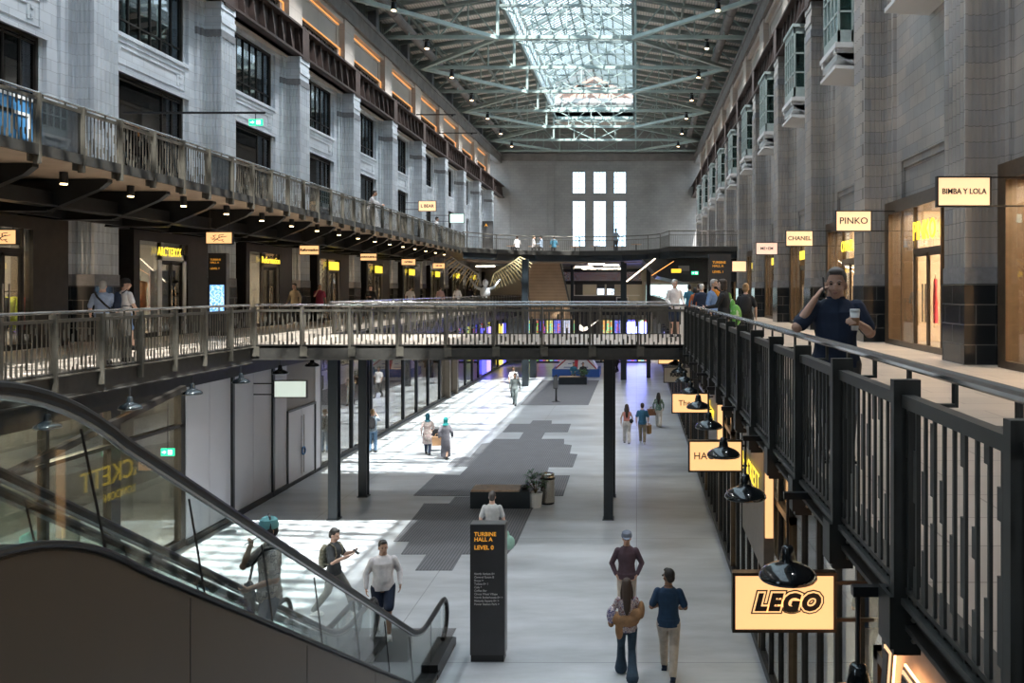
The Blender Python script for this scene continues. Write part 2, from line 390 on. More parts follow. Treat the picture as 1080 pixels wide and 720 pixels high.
# ---- wall bays
def window_obj(name, lab, loc, w, h, cols, rows, sgn, fm=M_dark, gm=M_glD, depth=.16, bar=.045):
    """window in a long wall: local y along the wall, x towards the hall is sgn"""
    fr = MB(); t = .09
    fr.box(0, -sgn * depth, 0, w, 0, t).box(0, -sgn * depth, 0, w, h - t, h).box(0, -sgn * depth, 0, t, t, h - t).box(0, -sgn * depth, w - t, w, t, h - t)
    for c in cols: fr.box(-sgn * .03, -sgn * (depth - .03), c * w - bar / 2, c * w + bar / 2, t, h - t)
    for r in rows: fr.box(-sgn * .03, -sgn * (depth - .03), t, w - t, r * h - bar / 2, r * h + bar / 2)
    o = fr.build(name, fm, None, loc); tag(o, lab, 'window', None, 'structure')
    MB().box(-sgn * .07, -sgn * .09, t, w - t, t, h - t).build('pane', gm, o)
    return o
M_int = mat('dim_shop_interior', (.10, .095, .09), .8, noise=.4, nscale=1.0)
for k in range(NK0 , NK1):
    ya, yb = P0 + BAY * k + PW + .34, P0 + BAY * (k + 1) - .34
    m = (ya + yb) / 2
    # --- pale side
    b = MB().use(M_tileL); X0, X1 = WL - .45, WL
    b.box(X0, X1, ya, ya + .42, 3.3, 12.0).box(X0, X1, yb - .42, yb, 3.3, 12.0)
    b.box(X0 - .1, X1 - .12, ya + .42, ya + .56, 4.05, 12.0).box(X0 - .1, X1 - .12, yb - .56, yb - .42, 4.05, 12)
    b.box(X0, X1, ya + .42, yb - .42, 3.3, 4.05)
    b.box(X0, X1, ya + .42, yb - .42, 8.3, 9.42)
    b.box(X0, X1, ya + .42, yb - .42, 11.85, 12.0)
    b.box(X1, X1 + .05, ya + .42, yb - .42, 9.34, 9.46).box(X1, X1 + .05, ya + .42, yb - .42, 8.22, 8.34)
    # raised relief frame on the spandrel
    for (p, q, r, s) in ((ya + .7, yb - .7, 9.16, 9.2), (ya + .7, yb - .7, 8.48, 8.52), (ya + .7, ya + .74, 8.48, 9.2), (yb - .74, yb - .7, 8.48, 9.2),
                         (ya + 1.1, yb - 1.1, 8.98, 9.01), (yb - 1.2, yb - 1.1, 8.6, 9.0), (yb - 1.05, yb - .95, 8.65, 8.75), (yb - 1.05, yb - .95, 8.9, 9.0)):
        b.box(X1, X1 + .03, p, q, r, s)
    struct('wall_left', b, None, f'pale tiled wall bay {ORD[k + 3]} along the hall', 'wall')
    lo = window_obj('window_1', f'large dark second-floor shop window in the {ORD[k + 3]} bay of the pale wall', (X1 - .14, ya + .56, 4.05), yb - ya - 1.12, 4.2, (.72, .86), (.96,), 1)
    hi = window_obj('window_2', f'dark gridded upper window in the {ORD[k + 3]} bay of the pale wall', (X1 - .14, ya + .56, 9.45), yb - ya - 1.12, 2.4, (.14, .28, .42, .56, .7, .85), (.22,), 1)
    struct('wall_left', MB().use(M_int).box(-19.0, -18.8, ya - 1.2, yb + 1.2, 3.3, 12.0).use(M_int).box(-18.8, X0, ya + .2, yb - .2, 8.2, 9.5), None, f'dim room behind the {ORD[k + 3]} pale wall bay', 'wall')
    # --- tan side
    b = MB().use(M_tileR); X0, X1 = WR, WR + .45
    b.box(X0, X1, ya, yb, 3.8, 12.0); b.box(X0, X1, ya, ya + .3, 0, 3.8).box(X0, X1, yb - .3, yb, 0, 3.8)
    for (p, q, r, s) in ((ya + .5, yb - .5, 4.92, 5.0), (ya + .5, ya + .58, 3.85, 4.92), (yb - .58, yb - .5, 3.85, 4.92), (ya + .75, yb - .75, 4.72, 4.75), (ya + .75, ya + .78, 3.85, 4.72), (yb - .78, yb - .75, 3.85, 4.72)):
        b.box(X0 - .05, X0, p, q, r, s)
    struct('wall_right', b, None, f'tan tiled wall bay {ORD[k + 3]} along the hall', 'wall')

# ---- crane beams over the pilasters
for sgn, X, mt, side in ((1, XL, M_rust, 'pale'), (-1, XR, M_rust, 'tan')):
    b = MB(); f = lambda x0, x1, *a: b.box(X + sgn * x0, X + sgn * x1, *a)
    f(-.55, -.3, Y0, Y1, 12.06, 13.42)
    f(-.75, .05, Y0, Y1, 12.06, 12.14); f(-.75, .05, Y0, Y1, 13.34, 13.44); f(-.75, .0, Y0, Y1, 12.14, 12.2)
    y = Y0 + .4
    while y < Y1:
        b.prism([(X + sgn * -.3, 12.14), (X + sgn * -.02, 12.14), (X + sgn * -.16, 13.34), (X + sgn * -.3, 13.34)], y, y + .10, 'y'); y += .909
    for k in range(NK0, NK1 + 1):
        f(-.3, .04, P0 + BAY * k + .2, P0 + BAY * k + .95, 11.98, 13.4)
    struct('beam', b, mt, f'brown riveted crane beam along the {side} wall', 'beam')
    # low strip of wall behind and above the beam + attic storey
    b = MB(); f = lambda x0, x1, *a: b.box(X + sgn * x0, X + sgn * x1, *a)
    b.use(M_attic); f(-.95, -.55, Y0, Y1, 12.0, 13.5)
    for k in range(NK0, NK1 + 1):
        yc = P0 + BAY * k + PW / 2
        f(-.95, -.42, yc - .75, yc + .75, 13.44, 16.0)
    for k in range(NK0, NK1):
        a, c = P0 + BAY * k + PW / 2 + .75, P0 + BAY * (k + 1) + PW / 2 - .75
        f(-1.0, -.72, a, c, 14.35, 16.0); f(-.9, -.5, a, c, 15.75, 16.0); f(-1.0, -.72, a, a + .3, 13.44, 14.35); f(-1.0, -.72, c - .3, c, 13.44, 14.35)
        f(-.72, -.68, a + .5, c - .5, 15.45, 15.5); f(-.72, -.68, a + .5, a + .55, 14.5, 15.45); f(-.72, -.68, c - .55, c - .5, 14.5, 15.45)
    b.use(M_coping); f(-1.0, -.30, Y0, Y1, 16.0, 16.85); f(-1.0, -.22, Y0, Y1, 16.78, 17.0)
    struct('wall_' + ('left' if sgn > 0 else 'right'), b, None, f'cream attic wall with recessed panels above the {side} wall', 'wall')
    for k in range(NK0, NK1):
        a, c = P0 + BAY * k + PW / 2 + 1.05, P0 + BAY * (k + 1) + PW / 2 - 1.05
        g = MB().use(M_dark); n = 9
        for i in range(n): yy = a + (c - a) * (i + .5) / n; g.box(X - sgn * .86, X - sgn * .80, yy - .04, yy + .04, 13.5, 14.3)
        g.box(X - sgn * .88, X - sgn * .78, a, c, 13.44, 13.54).box(X - sgn * .88, X - sgn * .78, a, c, 14.24, 14.35).box(X - sgn * .86, X - sgn * .8, a, c, 13.84, 13.90).use(M_int).box(X - sgn * 1.0, X - sgn * .95, a, c, 13.5, 14.3)
        struct('window_3', g, None, f'low gridded attic window in the {ORD[k + 3]} bay above the {side} crane beam', 'window')
        l = MB(); l.box(X - sgn * .70, X - sgn * .66, a - .3, c + .3, 14.36, 14.40).box(X - sgn * .70, X - sgn * .66, c + .26, c + .3, 13.5, 14.36)
        if sgn > 0: l.box(X - .70, X - .66, a - .1, c + .1, 15.60, 15.64)
        o = l.build('led_strip', M_led); tag(o, f'amber light strip framing the {ORD[k + 3]} attic recess above the {side} beam', 'light strip')
    # clerestory of dark louvres with steel posts
    b = MB().use(M_steel).box(X - sgn * 2.4, X - sgn * 2.3, Y0, Y1, 16.9, 19.2)
    b.use(M_greenD); y = Y0
    while y < Y1: b.box(X - sgn * 1.75, X - sgn * 1.55, y, y + .06, 16.95, 19.2); y += .42
    for k in range(NK0, NK1 + 1): yy = P0 + BAY * k + .5; b.use(M_band).box(X - sgn * 1.9, X - sgn * 1.1, yy - .3, yy + .3, 16.9, 19.3)
    b.use(M_coping).box(X - sgn * 2.4, X - sgn * .9, Y0, Y1, 16.8, 16.95)
    struct('wall_' + ('left' if sgn > 0 else 'right'), b, None, f'dark louvred clerestory above the {side} attic wall', 'wall')
    # round duct
    p = MB(); p.use(M_coping if sgn > 0 else M_coping)
    p.tube([(X + sgn * .75, Y0 + .2, 17.95), (X + sgn * .75, Y1 - .4, 17.95)], .28, 14)
    for i in range(14): yy = Y0 + 4 + i * BAY; p.tube([(X + sgn * .75, yy, 17.95), (X + sgn * .75, yy + .14, 17.95)], .31, 14)
    o = p.build('air_duct', mat('duct_grey', (.42, .39, .36), .4, metal=.4), smooth=False); tag(o, f'long round grey air duct under the roof along the {side} wall', 'duct')

# ---- roof
b = MB(); EZ, RZ = 19.0, 20.4; LX0, LX1 = -8.75, -.20
for sgn, xa, xb in ((1, XL - 2.4, LX0), (-1, XR + 2.4, LX1)):
    b.use(M_deck).prism([(xa, EZ), (xb, RZ), (xb, RZ + .15), (xa, EZ + .15)], Y0, Y1 + 1.0, 'y')
struct('ceiling', b, None, 'corrugated metal roof deck on both sides of the skylight', 'ceiling')
b = MB().use(M_greenD); y = Y0 + 1
while y < Y1:
    for xa, xb in ((XL - 2.3, LX0), (XR + 2.3, LX1)): b.bar((xa, y, EZ - .16), (xb, y, RZ - .16), .16, .3)
    y += BAY / 4
for x, z in ((-12, 19.7), (3, 19.7), (-14.6, 19.3), (5.8, 19.3)): b.box(x - .06, x + .06, Y0, Y1, z - .35, z - .1)
o = struct('ceiling', b, None, 'grey green roof purlins', 'ceiling')
# lantern
lan = thing('skylight', 'long glazed roof lantern running the length of the hall', 'skylight', (0, 0, 0), 0, None)
MZ, TZ = 22.4, 24.6; LC = (LX0 + LX1) / 2; SY0, SY1 = Y0 + 2, 91.4
M_lant = mat('lantern_steel', (.13, .165, .165), .45)
fr = MB().use(M_lant)
for x in (LX0, LX1):
    fr.box(x - .12, x + .12, SY0, SY1, RZ - .5, RZ - .1).box(x - .1, x + .1, SY0, SY1, MZ - .05, MZ + .12).box(x - .05, x + .05, SY0, SY1, 21.3, 21.38)
    y = SY0
    while y <= SY1: fr.box(x - .03, x + .03, y, y + .06, RZ - .1, MZ); y += .909
fr.box(LC - .1, LC + .1, SY0, SY1, TZ - .12, TZ + .08)
for k in range(NK0, NK1 + 1):
    y = P0 + PW / 2 + BAY * k
    for yy in (y, y + BAY / 2):
        if yy > SY1: continue
        for x in (LX0, LX1): fr.bar((x, yy, MZ), (LC, yy, TZ), .14, .22)
        fr.bar((LX0, yy, MZ), (LX1, yy, MZ), .10, .14)
        if yy == y:
            for x in (-6.6, -2.35): fr.bar((x, yy, MZ), (x, yy, (MZ + TZ) / 2), .07)
            fr.bar((LC, yy, MZ), (LC, yy, TZ), .07); fr.bar((LC, yy, MZ), (-6.6, yy, 23.8), .06); fr.bar((LC, yy, MZ), (-2.35, yy, 23.8), .06)
for fx in (.2, .4, .6, .8):
    for x in (LX0, LX1): xx = x + (LC - x) * fx; zz = MZ + (TZ - MZ) * fx; fr.box(xx - .05, xx + .05, SY0, SY1, zz - .14, zz - .02)
fr.build('lantern_frame', None, lan)
gb = MB(); y = SY0
while y <= SY1:
    for x in (LX0, LX1): gb.bar((x, y, MZ + .06), (LC, y, TZ + .06), .15, .08)
    y += .52
gb.build('glazing_bar', mat('glazing_bar_grey', (.16, .20, .21), .4), lan)
gp = MB()
for x in (LX0, LX1):
    gp.add([(x, SY0, MZ + .11), (x, SY1, MZ + .11), (LC, SY1, TZ + .11), (LC, SY0, TZ + .11)], [(0, 1, 2, 3)])
    gp.add([(x, SY0, RZ - .1), (x, SY1, RZ - .1), (x, SY1, MZ), (x, SY0, MZ)], [(0, 1, 2, 3)])
gp.build('glass_pane', M_glR, lan)
# end of the lantern and pink gable with four round openings beyond it
b = MB().use(M_coping).box(XL - 2.4, XR + 2.4, Y0 - .3, Y0, GZ, 25)
struct('wall_front', b, M_coping, 'plain end wall behind the photographer', 'wall')
M_pink = tile('pink_brick', (.52, .30, .24), (.46, .27, .22), (.4, .34, .3), bw=.5, bh=.16, ms=.02, rough=.8)
def disc_hole_panel(b, x0, x1, z0, z1, y, cxs, cz, r):
    n = 16; xs = [x0] + [(cxs[i] + cxs[i + 1]) / 2 for i in range(len(cxs) - 1)] + [x1]
    for i, cx in enumerate(cxs):
        a0, a1 = xs[i], xs[i + 1]; ring = []; outer = []
        for j in range(n):
            t = 2 * PI * j / n; dx, dz = math.cos(t), math.sin(t); ring.append((cx + r * dx, cz + r * dz))
            s = min(((a1 - cx) if dx > 0 else (cx - a0)) / max(abs(dx), 1e-6), ((z1 - cz) if dz > 0 else (cz - z0)) / max(abs(dz), 1e-6))
            outer.append((cx + s * dx, cz + s * dz))
        for cnr in ((a0, z0), (a1, z0), (a1, z1), (a0, z1)):
            j = min(range(n), key=lambda j: (outer[j][0] - cnr[0]) ** 2 + (outer[j][1] - cnr[1]) ** 2); outer[j] = cnr
        for yy in (y, y + .35):
            b.add([(p[0], yy, p[1]) for p in ring + outer], [(j, (j + 1) % n, n + (j + 1) % n, n + j) for j in range(n)])
        b.add([(p[0], yy, p[1]) for yy in (y, y + .35) for p in ring], [(j, (j + 1) % n, n + (j + 1) % n, n + j) for j in range(n)])
GY = 91.6
b = MB().use(M_pink); disc_hole_panel(b, LX0, LX1, 22.2, 24.2, GY, [-7.9, -6.05, -3.35, -1.15], 23.2, .55)
b.prism([(LX0 + 1.2, 24.2), (LX1 - 1.2, 24.2), (LX1 - 2.4, 25.2), (LC, 25.6), (LX0 + 2.4, 25.2)], GY, GY + .35, 'y')
b.use(M_int).box(LX0, LX1, GY + .4, GY + .5, 22.2, 24.6)
b.use(M_whiteP).box(LX0, LX1, GY - .1, GY + .4, 21.75, 22.2)
b.use(M_green).box(LX0, LX1, GY - .3, GY + .3, 19.9, 21.2).use(M_coping).box(LX0, LX1, GY - .1, GY + .4, 21.2, 21.75)
struct('wall_back', b, None, 'pink gable with four round openings at the end of the skylight', 'wall')
struct('ceiling', MB().use(M_deck).box(LX0 - .8, LX1 + .8, GY - .3, Y1 + 1.2, 20.2, 20.7), None, 'flat roof beyond the end of the skylight', 'ceiling')

# ---- roof trusses
CZ = 17.4; UZ = 20.0
def truss_mesh():
    x0, x1 = XL - 1.0, XR + 1.0
    lower = MB().use(M_green).bar((x0, 0, CZ), (x1, 0, CZ), .20, .22)
    up = MB().use(M_greenD).bar((x0, 0, EZ - .35), (LX0, 0, RZ - .45), .16, .2).bar((x1, 0, EZ - .35), (LX1, 0, RZ - .45), .16, .2).bar((LX0, 0, 19.4), (LX1, 0, 19.4), .14, .16)
    web = MB().use(M_green)
    for a in (1, -1):
        X = lambda u: (CX - (CX - x0) * u) if a > 0 else (CX + (x1 - CX) * u)     # u: 0 centre .. 1 wall
        e = (CX - LX0) / (CX - x0)
        zs = lambda u: RZ - .45 + (EZ - .35 - RZ + .45) * (u - e) / (1 - e)
        us = [e, e + (1 - e) * .25, e + (1 - e) * .5, e + (1 - e) * .75, 1]
        for i, u in enumerate(us[:-1]): web.bar((X(u), 0, CZ), (X(u), 0, zs(u)), .09)
        for i in range(4):
            p, q = (us[i], us[i + 1]) if i % 2 == 0 else (us[i + 1], us[i])
            web.bar((X(p), 0, CZ), (X(q), 0, zs(q)), .08)
        web.bar((X(e), 0, CZ), (X(e), 0, 22.3), .16)
        web.bar((X(0), 0, CZ), (X(e), 0, 19.4), .08).bar((X(e * .5), 0, CZ), (X(e * .5), 0, 19.4), .07).bar((X(0), 0, 19.4), (X(e * .5), 0, CZ), .05)
    web.bar((CX, 0, CZ), (CX, 0, 19.4), .07)
    return lower, up, web
lw, up, wb = truss_mesh()
t0 = thing('roof_truss', 'x', 'roof truss', (0, P0 + PW / 2 + BAY * NK0, 0), 0, 'pale green roof trusses')
lw.build('bottom_chord', None, t0); up.build('top_chord', None, t0); wb.build('web_member', None, t0)
t0['label'] = 'pale green steel roof truss, one bay behind the photographer'
for k in range(NK0 + 1, NK1 + 2):
    y = P0 + PW / 2 + BAY * k
    if y > Y1 - .3: y = Y1 - .5
    dup(t0, (0, y, 0), 0, f'pale green steel roof truss, {ORD[k - 4]} from the top of the picture' if k >= 4 else f'pale green steel roof truss out of the picture overhead, {ORD[k + 3]}')
# horizontal V bracing at bottom-chord height
for k in range(NK0, NK1 + 1):
    ya, yb = P0 + PW / 2 + BAY * k, min(P0 + PW / 2 + BAY * (k + 1), Y1 - .5)
    for sgn, xw, xl in ((1, XL - .2, LX0), (-1, XR + .2, LX1)):
        p, q = ((xl, ya), (xw, yb)) if k % 2 == 1 else ((xw, ya), (xl, yb))
        o = MB().bar((p[0], p[1], CZ - .05), (q[0], q[1], CZ - .05), .26, .22).build('roof_brace', M_green)
        tag(o, f'diagonal green brace between the wall and the skylight, {ORD[k + 3]} on the {"pale" if sgn > 0 else "tan"} wall side', 'brace', 'horizontal roof braces')
for sgn, x in ():
    o = MB().box(x - .1, x + .1, Y0, Y1 - .5, CZ - .08, CZ + .14).build('roof_beam', M_green); tag(o, f'long green runner below the skylight edge nearest the {"pale" if sgn > 0 else "tan"} wall', 'beam', None, 'structure')
# floodlights on the bottom chords
fl = thing('floodlight', 'x', 'floodlight', (0, 0, 0), 0, 'floodlights under the trusses')
MB().tube([(0, 0, .0), (0, 0, -.25)], .03, 6).box(-.12, .12, -.04, .04, -.1, -.02).build('bracket', M_black0, fl)
MB().tube([(0, 0, -.2), (0, -.04, -.62)], [.14, .17], 12).build('housing', M_black0, fl)
MB().tube([(0, -.041, -.621), (0, -.042, -.632)], .13, 12).build('lens', emis('flood_lens', (1, .7, .4), 6), fl)
first = True
for k in range(-1, NK1 + 1):
    y = P0 + PW / 2 + BAY * k
    for sx, x in (('pale', -13.2), ('tan', 4.45)):
        lab = f'black floodlight hanging from the {ORD[k - 4]} visible truss on the {sx} wall side' if k >= 4 else f'black floodlight on a truss above the picture, {ORD[k + 1]}, {sx} wall side'
        sp = bpy.data.lights.new('flood_fill', 'SPOT'); sp.energy = 1700; sp.spot_size = 2.0; sp.spot_blend = .9; sp.shadow_soft_size = .25; sp.color = (.97, .98, 1); so_ = bpy.data.objects.new('flood_fill', sp); C.objects.link(so_); so_.location = (x, y - .05, CZ - .80)  # neutral spot beams added at the floodlights to brighten the hall
        if first: fl.location = (x, y, CZ - .1); fl['label'] = lab; first = False
        else: dup(fl, (x, y, CZ - .1), 0, lab)

# ---- far wall with six tall windows
WX = [(-7.35, -5.85), (-4.95, -3.45), (-2.6, -1.15)]
ZW = [(6.45, 11.75), (12.55, 15.1)]
b = MB().use(M_tileF); ya, yb = Y1, Y1 + .8
xs = [WL - 2.5] + [v for p in WX for v in p] + [WR + 2.5]
zs = [0] + [v for p in ZW for v in p] + [20.5]
for i in range(len(xs) - 1):
    for j in range(len(zs) - 1):
        if i % 2 == 1 and j % 2 == 1: continue
        b.box(xs[i], xs[i + 1], ya, yb, zs[j], zs[j + 1])
for x in (-9.6, 1.4): b.use(M_tileF).box(x - .22, x + .22, ya - .15, ya, 4, 16.3)
for x0, x1 in ((-14.6, -10.2), (2.0, 6.0)):
    for (p, q, r, s) in ((x0, x1, 15, 15.1), (x0, x0 + .1, 6, 15), (x1 - .1, x1, 6, 15)): b.box(p, q, ya - .06, ya, r, s)
b.use(M_coping).box(WL - 1, WR + 1, ya - .3, ya, 16.3, 17.1)
b.use(M_tileF).box(-8.0, -.5, ya - .12, ya, 15.25, 15.4)
struct('wall_back', b, None, 'grey tiled far end wall of the hall', 'wall')
n = 0
for z0, z1 in ZW:
    for x0, x1 in WX:
        f = MB().use(mat('window_bar_blue', (.22, .28, .32), .5)); t = .07
        f.box(x0, x1, ya + .1, ya + .2, z0, z0 + t).box(x0, x1, ya + .1, ya + .2, z1 - t, z1).box(x0, x0 + t, ya + .1, ya + .2, z0, z1).box(x1 - t, x1, ya + .1, ya + .2, z0, z1)
        for i in (1, 2, 3): xx = x0 + (x1 - x0) * i / 4; f.box(xx - .03, xx + .03, ya + .12, ya + .18, z0, z1)
        r = int((z1 - z0) / .62)
        for i in range(1, r): zz = z0 + (z1 - z0) * i / r; f.box(x0, x1, ya + .12, ya + .18, zz - .025, zz + .025)
        o = struct(f'window_{n + 4}', f, None, f'tall small-paned end window, {("lower", "upper")[n // 3]} row, {("pale wall", "middle", "tan wall")[n % 3]} side', 'window'); n += 1
        MB().box(x0, x1, ya + .14, ya + .16, z0, z1).build('pane', glass('far_pane', (.85, .93, .98), 1.45), o)

# ---- light
w = bpy.data.worlds.new('World'); SC.world = w; w.use_nodes = True; t = w.node_tree; t.nodes.clear()
bg = t.nodes.new('ShaderNodeBackground'); wo = t.nodes.new('ShaderNodeOutputWorld'); t.links.new(bg.outputs[0], wo.inputs[0])
bg.inputs[0].default_value = (.70, .86, 1.0, 1); bg.inputs[1].default_value = SKY
sl = bpy.data.lights.new('sun', 'SUN'); sl.energy = SUN; sl.angle = math.radians(.55); sl.color = (1, .97, .92)
so = bpy.data.objects.new('sun', sl); C.objects.link(so)
so.rotation_euler = Vector(SUNDIR).to_track_quat('-Z', 'Y').to_euler()
pa = bpy.data.lights.new('skylight_portal', 'AREA'); pa.shape = 'RECTANGLE'; pa.size = LX1 - LX0; pa.size_y = SY1 - SY0; pa.cycles.is_portal = True
po = bpy.data.objects.new('skylight_portal', pa); C.objects.link(po); po.location = (LC, (SY0 + SY1) / 2, RZ - .12)
# ================================================================== RAILINGS
PS = 1.264
def panel_mesh(seed, mb_mat, L=PS, nb=11, tall=.94, step=True, dp=.007, gap=(.12, .2, .3, .5)):
    """one railing bay between posts: frame rails and flat bars with stepped wide pieces"""
    r = random.Random(seed); b = MB().use(mb_mat)
    b.box(.04, L - .04, -.03, .03, tall - .05, tall + .01); b.box(.04, L - .04, -.035, .035, -.05, -.02)
    for i in range(nb):
        x = L * (i + .5) / nb + .0
        b.box(x - .009, x + .009, -dp, dp, -.02, tall - .05)
        if step:
            z = r.uniform(-.02, .25) if i % 3 else -.02
            while z < tall - .12:
                h = r.choice((.12, .18, .24, .32)); z1 = min(z + h, tall - .06)
                b.box(x + .009, x + .042, -.006, .006, z, z1); z = z1 + r.choice(gap)
    return b.mesh('railing_panel')
def post_mesh(m, bolts=True, face=-1, low=-.30, top=1.02):
    b = MB().use(m).box(-.028, .028, -.065, .065, low, top)
    if face: b.box(-.03, .16, face * -.065, face * -.085, low + .03, -.02)
    if bolts:
        b.use(M_bolt)
        for s in (-1, 1):
            for x, z in ((0, low + .07), (0, low + .17), (-.008, top - .12), (.012, top - .10)):
                b.tube([(s * .028, -.03 + x * 3, z), (s * .038, -.03 + x * 3, z)], .013, 8)
    return b.mesh('post')
def hand_seg(L, m=None, off=.11, z=1.06):
    b = MB().use(M_hand).tube([(0, off, z), (L, off, z)], .030, 10)
    return b
PANR = [panel_mesh(i, M_bar) for i in range(5)]; PANL = [panel_mesh(i + 9, M_barL, gap=(.25, .4, .6)) for i in range(5)]
PANF = [panel_mesh(0, M_bar, nb=9, step=False), panel_mesh(0, M_barL, nb=9, step=False)]
POSTR, POSTL = post_mesh(M_bar), post_mesh(M_barL, False, 1); POSTF = post_mesh(M_barL, False, 0)
GLP = MB().box(.05, PS - .05, -.008, .008, -.02, .90).mesh('glass_panel', glass('smoky_rail_glass', (.45, .46, .46), 1.9, extra=.06))
HB = {}
def balustrade(label, p, ang, n, style, z=0.0, off=.11, glassy=(), simple=False, L=PS, open_ends=False):
    """run of n railing bays from p in direction ang; +y of the run faces the deck"""
    t = thing('balustrade', label, 'railing', (p[0], p[1], z), ang)
    pan, post, bm = (PANR, POSTR, M_bar) if style == 'R' else (PANL, POSTL, M_barL)
    if simple: pan = [PANF[0] if style == 'R' else PANF[1]]; post = POSTF
    sc = L / PS
    for i in range(n + 1): ob('post', post, t, (i * L, 0, 0))
    for i in range(n):
        if i in glassy: o = ob('glass_panel', GLP, t, (i * L, 0, 0)); q = ob('rail', MB().box(.04, PS - .04, -.03, .03, .89, .95).mesh('rail', bm), t, (i * L, 0, 0)); q.scale = (sc, 1, 1)
        else: o = ob('railing_panel', pan[i % len(pan)], t, (i * L, 0, 0))
        o.scale = (sc, 1, 1)
    MB().use(M_hand).tube([(-.02, off, 1.06), (n * L + .02, off, 1.06)], .028, 10).build('handrail', None, t)
    kk = (bm, off > 0)
    if kk not in HB: HB[kk] = MB().use(bm).box(-.02, .02, off - .008, off + .008, .93, 1.05).box(-.02, .02, 0, off, .93, .945).mesh('handrail_bracket')
    for i in range(n if simple else 2 * n): ob('handrail_bracket', HB[kk], t, ((i + .5) * (L if simple else L / 2), 0, 0))
    return t
# tan-side walkway, seen from close up: first post at 1.58 m so that posts fall where the photo has them
balustrade('charcoal railing of stepped flat bars along the tan walkway, between photographer and footbridge', (1.30, 1.555), PI / 2, 16, 'R', off=-.12)
balustrade('charcoal railing along the tan walkway beyond the footbridge', (1.30, 28.0), PI / 2, 36, 'R', off=-.12, simple=True)
balustrade('bronze railing along the pale-wall walkway, this side of the footbridge', (-10.0, 22.1), -PI / 2, 13, 'L', off=-.12)
balustrade('bronze railing along the pale-wall walkway beyond the footbridge', (-10.0, 28.0 + 36 * PS), -PI / 2, 36, 'L', off=-.12, simple=True)
# footbridge
br = thing('footbridge', 'dark steel footbridge crossing the hall at first-floor height', 'footbridge', (0, 22.1, 0))
MB().use(M_stone).box(-10.12, 1.42, 0, 5.9, -.06, 0).build('bridge_deck', None, br)
b = MB().use(M_fascia)
for y in (0, 5.82): b.box(-10.04, 1.34, y, y + .08, -.36, .03).box(-10.04, 1.34, y - .03, y + .11, -.37, -.34)
b.build('edge_plate', None, br)
b = MB().use(M_navy)
for y in (1.6, 4.2): b.box(-10.0, 1.34, y - .12, y + .12, -.42, -.07).box(-10.0, 1.34, y - .2, y + .2, -.46, -.42)
for i in range(9): x = -9.4 + i * 1.3; b.box(x - .05, x + .05, .08, 5.82, -.34, -.07)
b.build('girder', None, br)
balustrade('bronze-grey railing along the camera-facing edge of the footbridge', (-10.0, 22.14), 0, 9, 'L', off=.12, L=11.3 / 9)
balustrade('bronze-grey railing along the far edge of the footbridge', (1.3, 27.96), PI, 9, 'L', off=.12, simple=True, L=11.3 / 9)
for i, (x, y, w) in enumerate(((-8.46, 23.7, 'nearer column under the pale-wall end'), (-8.47, 26.3, 'farther column under the pale-wall end'), (-.78, 23.7, 'nearer column under the tan-wall end'), (-.78, 26.3, 'farther column under the tan-wall end'))):
    b = MB().use(M_navy).box(-.13, .13, -.14, -.10, 0, 4.49).box(-.13, .13, .10, .14, 0, 4.49).box(-.02, .02, -.10, .10, 0, 4.49).box(-.16, .16, -.17, .17, 0, .025)
    b.box(-.20, .20, -.2, .2, 4.46, 4.49)
    o = b.build('steel_column', None, None, (x, y, GZ)); tag(o, f'blue-black H-section steel {w} of the footbridge', 'column', 'footbridge columns', 'structure')

# ================================================================== SECOND-FLOOR WALKWAY (pale side)
Z2 = 4.12; X2 = -11.2; FARD = 55.0
b = MB().use(M_stone).box(-18.7, X2, Y0, FARD + 32, Z2 - .06, Z2)
b.use(M_soffit).box(-16.0, X2 + .0, Y0, FARD, Z2 - .10, Z2 - .06)
b.use(M_fascia).box(X2 - .02, X2 + .05, Y0, FARD, Z2 - .14, Z2 + .06)
struct('floor', b, None, 'second-floor walkway cantilevered from the pale wall', 'floor')
pt = MB().use(M_steel).prism([(-16.0, 3.30), (-13.5, 3.30), (-12.35, 3.78), (-12.15, 3.94), (-12.15, Z2 - .11), (-16.0, Z2 - .11)], -.09, .09, 'y')
pt.box(-16.0, -13.5, -.16, .16, 3.27, 3.31)
bm = pt.mesh('cantilever_bracket')
bays = 0
y = 12.2 + 0.06; i = 0
STEP = BAY / 3
while y < FARD:
    o = ob('cantilever_bracket', bm, None, (0, y, 0)); tag(o, 'dark tapered steel bracket under the second-floor walkway', 'bracket', 'walkway brackets'); o['kind'] = 'structure'
    y += STEP; i += 1
struct('beam', MB().use(M_steel).box(-13.6, -13.4, Y0, FARD, 3.4, 3.72).box(-14.9, -14.75, Y0, FARD, 3.3, 3.6).box(-13.7, -13.3, Y0, FARD, 3.37, 3.41), None, 'dark steel runner under the second-floor walkway', 'beam')
dl = thing('downlight', 'x', 'downlight', (0, 0, 0), 0, 'downlights under the second-floor walkway')
MB().tube([(0, 0, Z2 - .11 - 3.74), (0, 0, .02)], .085, 12).build('housing', M_black0, dl)
MB().tube([(0, 0, .03), (0, 0, -.003)], .07, 12).build('lens', emis('downlight_lens', (1, .72, .36), 7), dl)
y = 12.2 + STEP / 2 + .06; i = 0
while y < FARD:
    lab = f'black cylinder downlight, {ORD[i] if i < 20 else "last"} from the camera under the second-floor walkway'
    if i == 0: dl.location = (-12.4, y, 3.74); dl['label'] = lab
    else: dup(dl, (-12.4, y, 3.74), 0, lab)
    y += STEP; i += 1
n2 = 32; ystart = FARD - n2 * PS
balustrade('bronze second-floor railing of stepped bars and smoky panels along the pale wall', (X2, FARD), -PI / 2, n2, 'L', z=Z2, off=-.12, glassy=(31 - 6, 31 - 1, 31 - 12, 31 - 17, 5, 9))
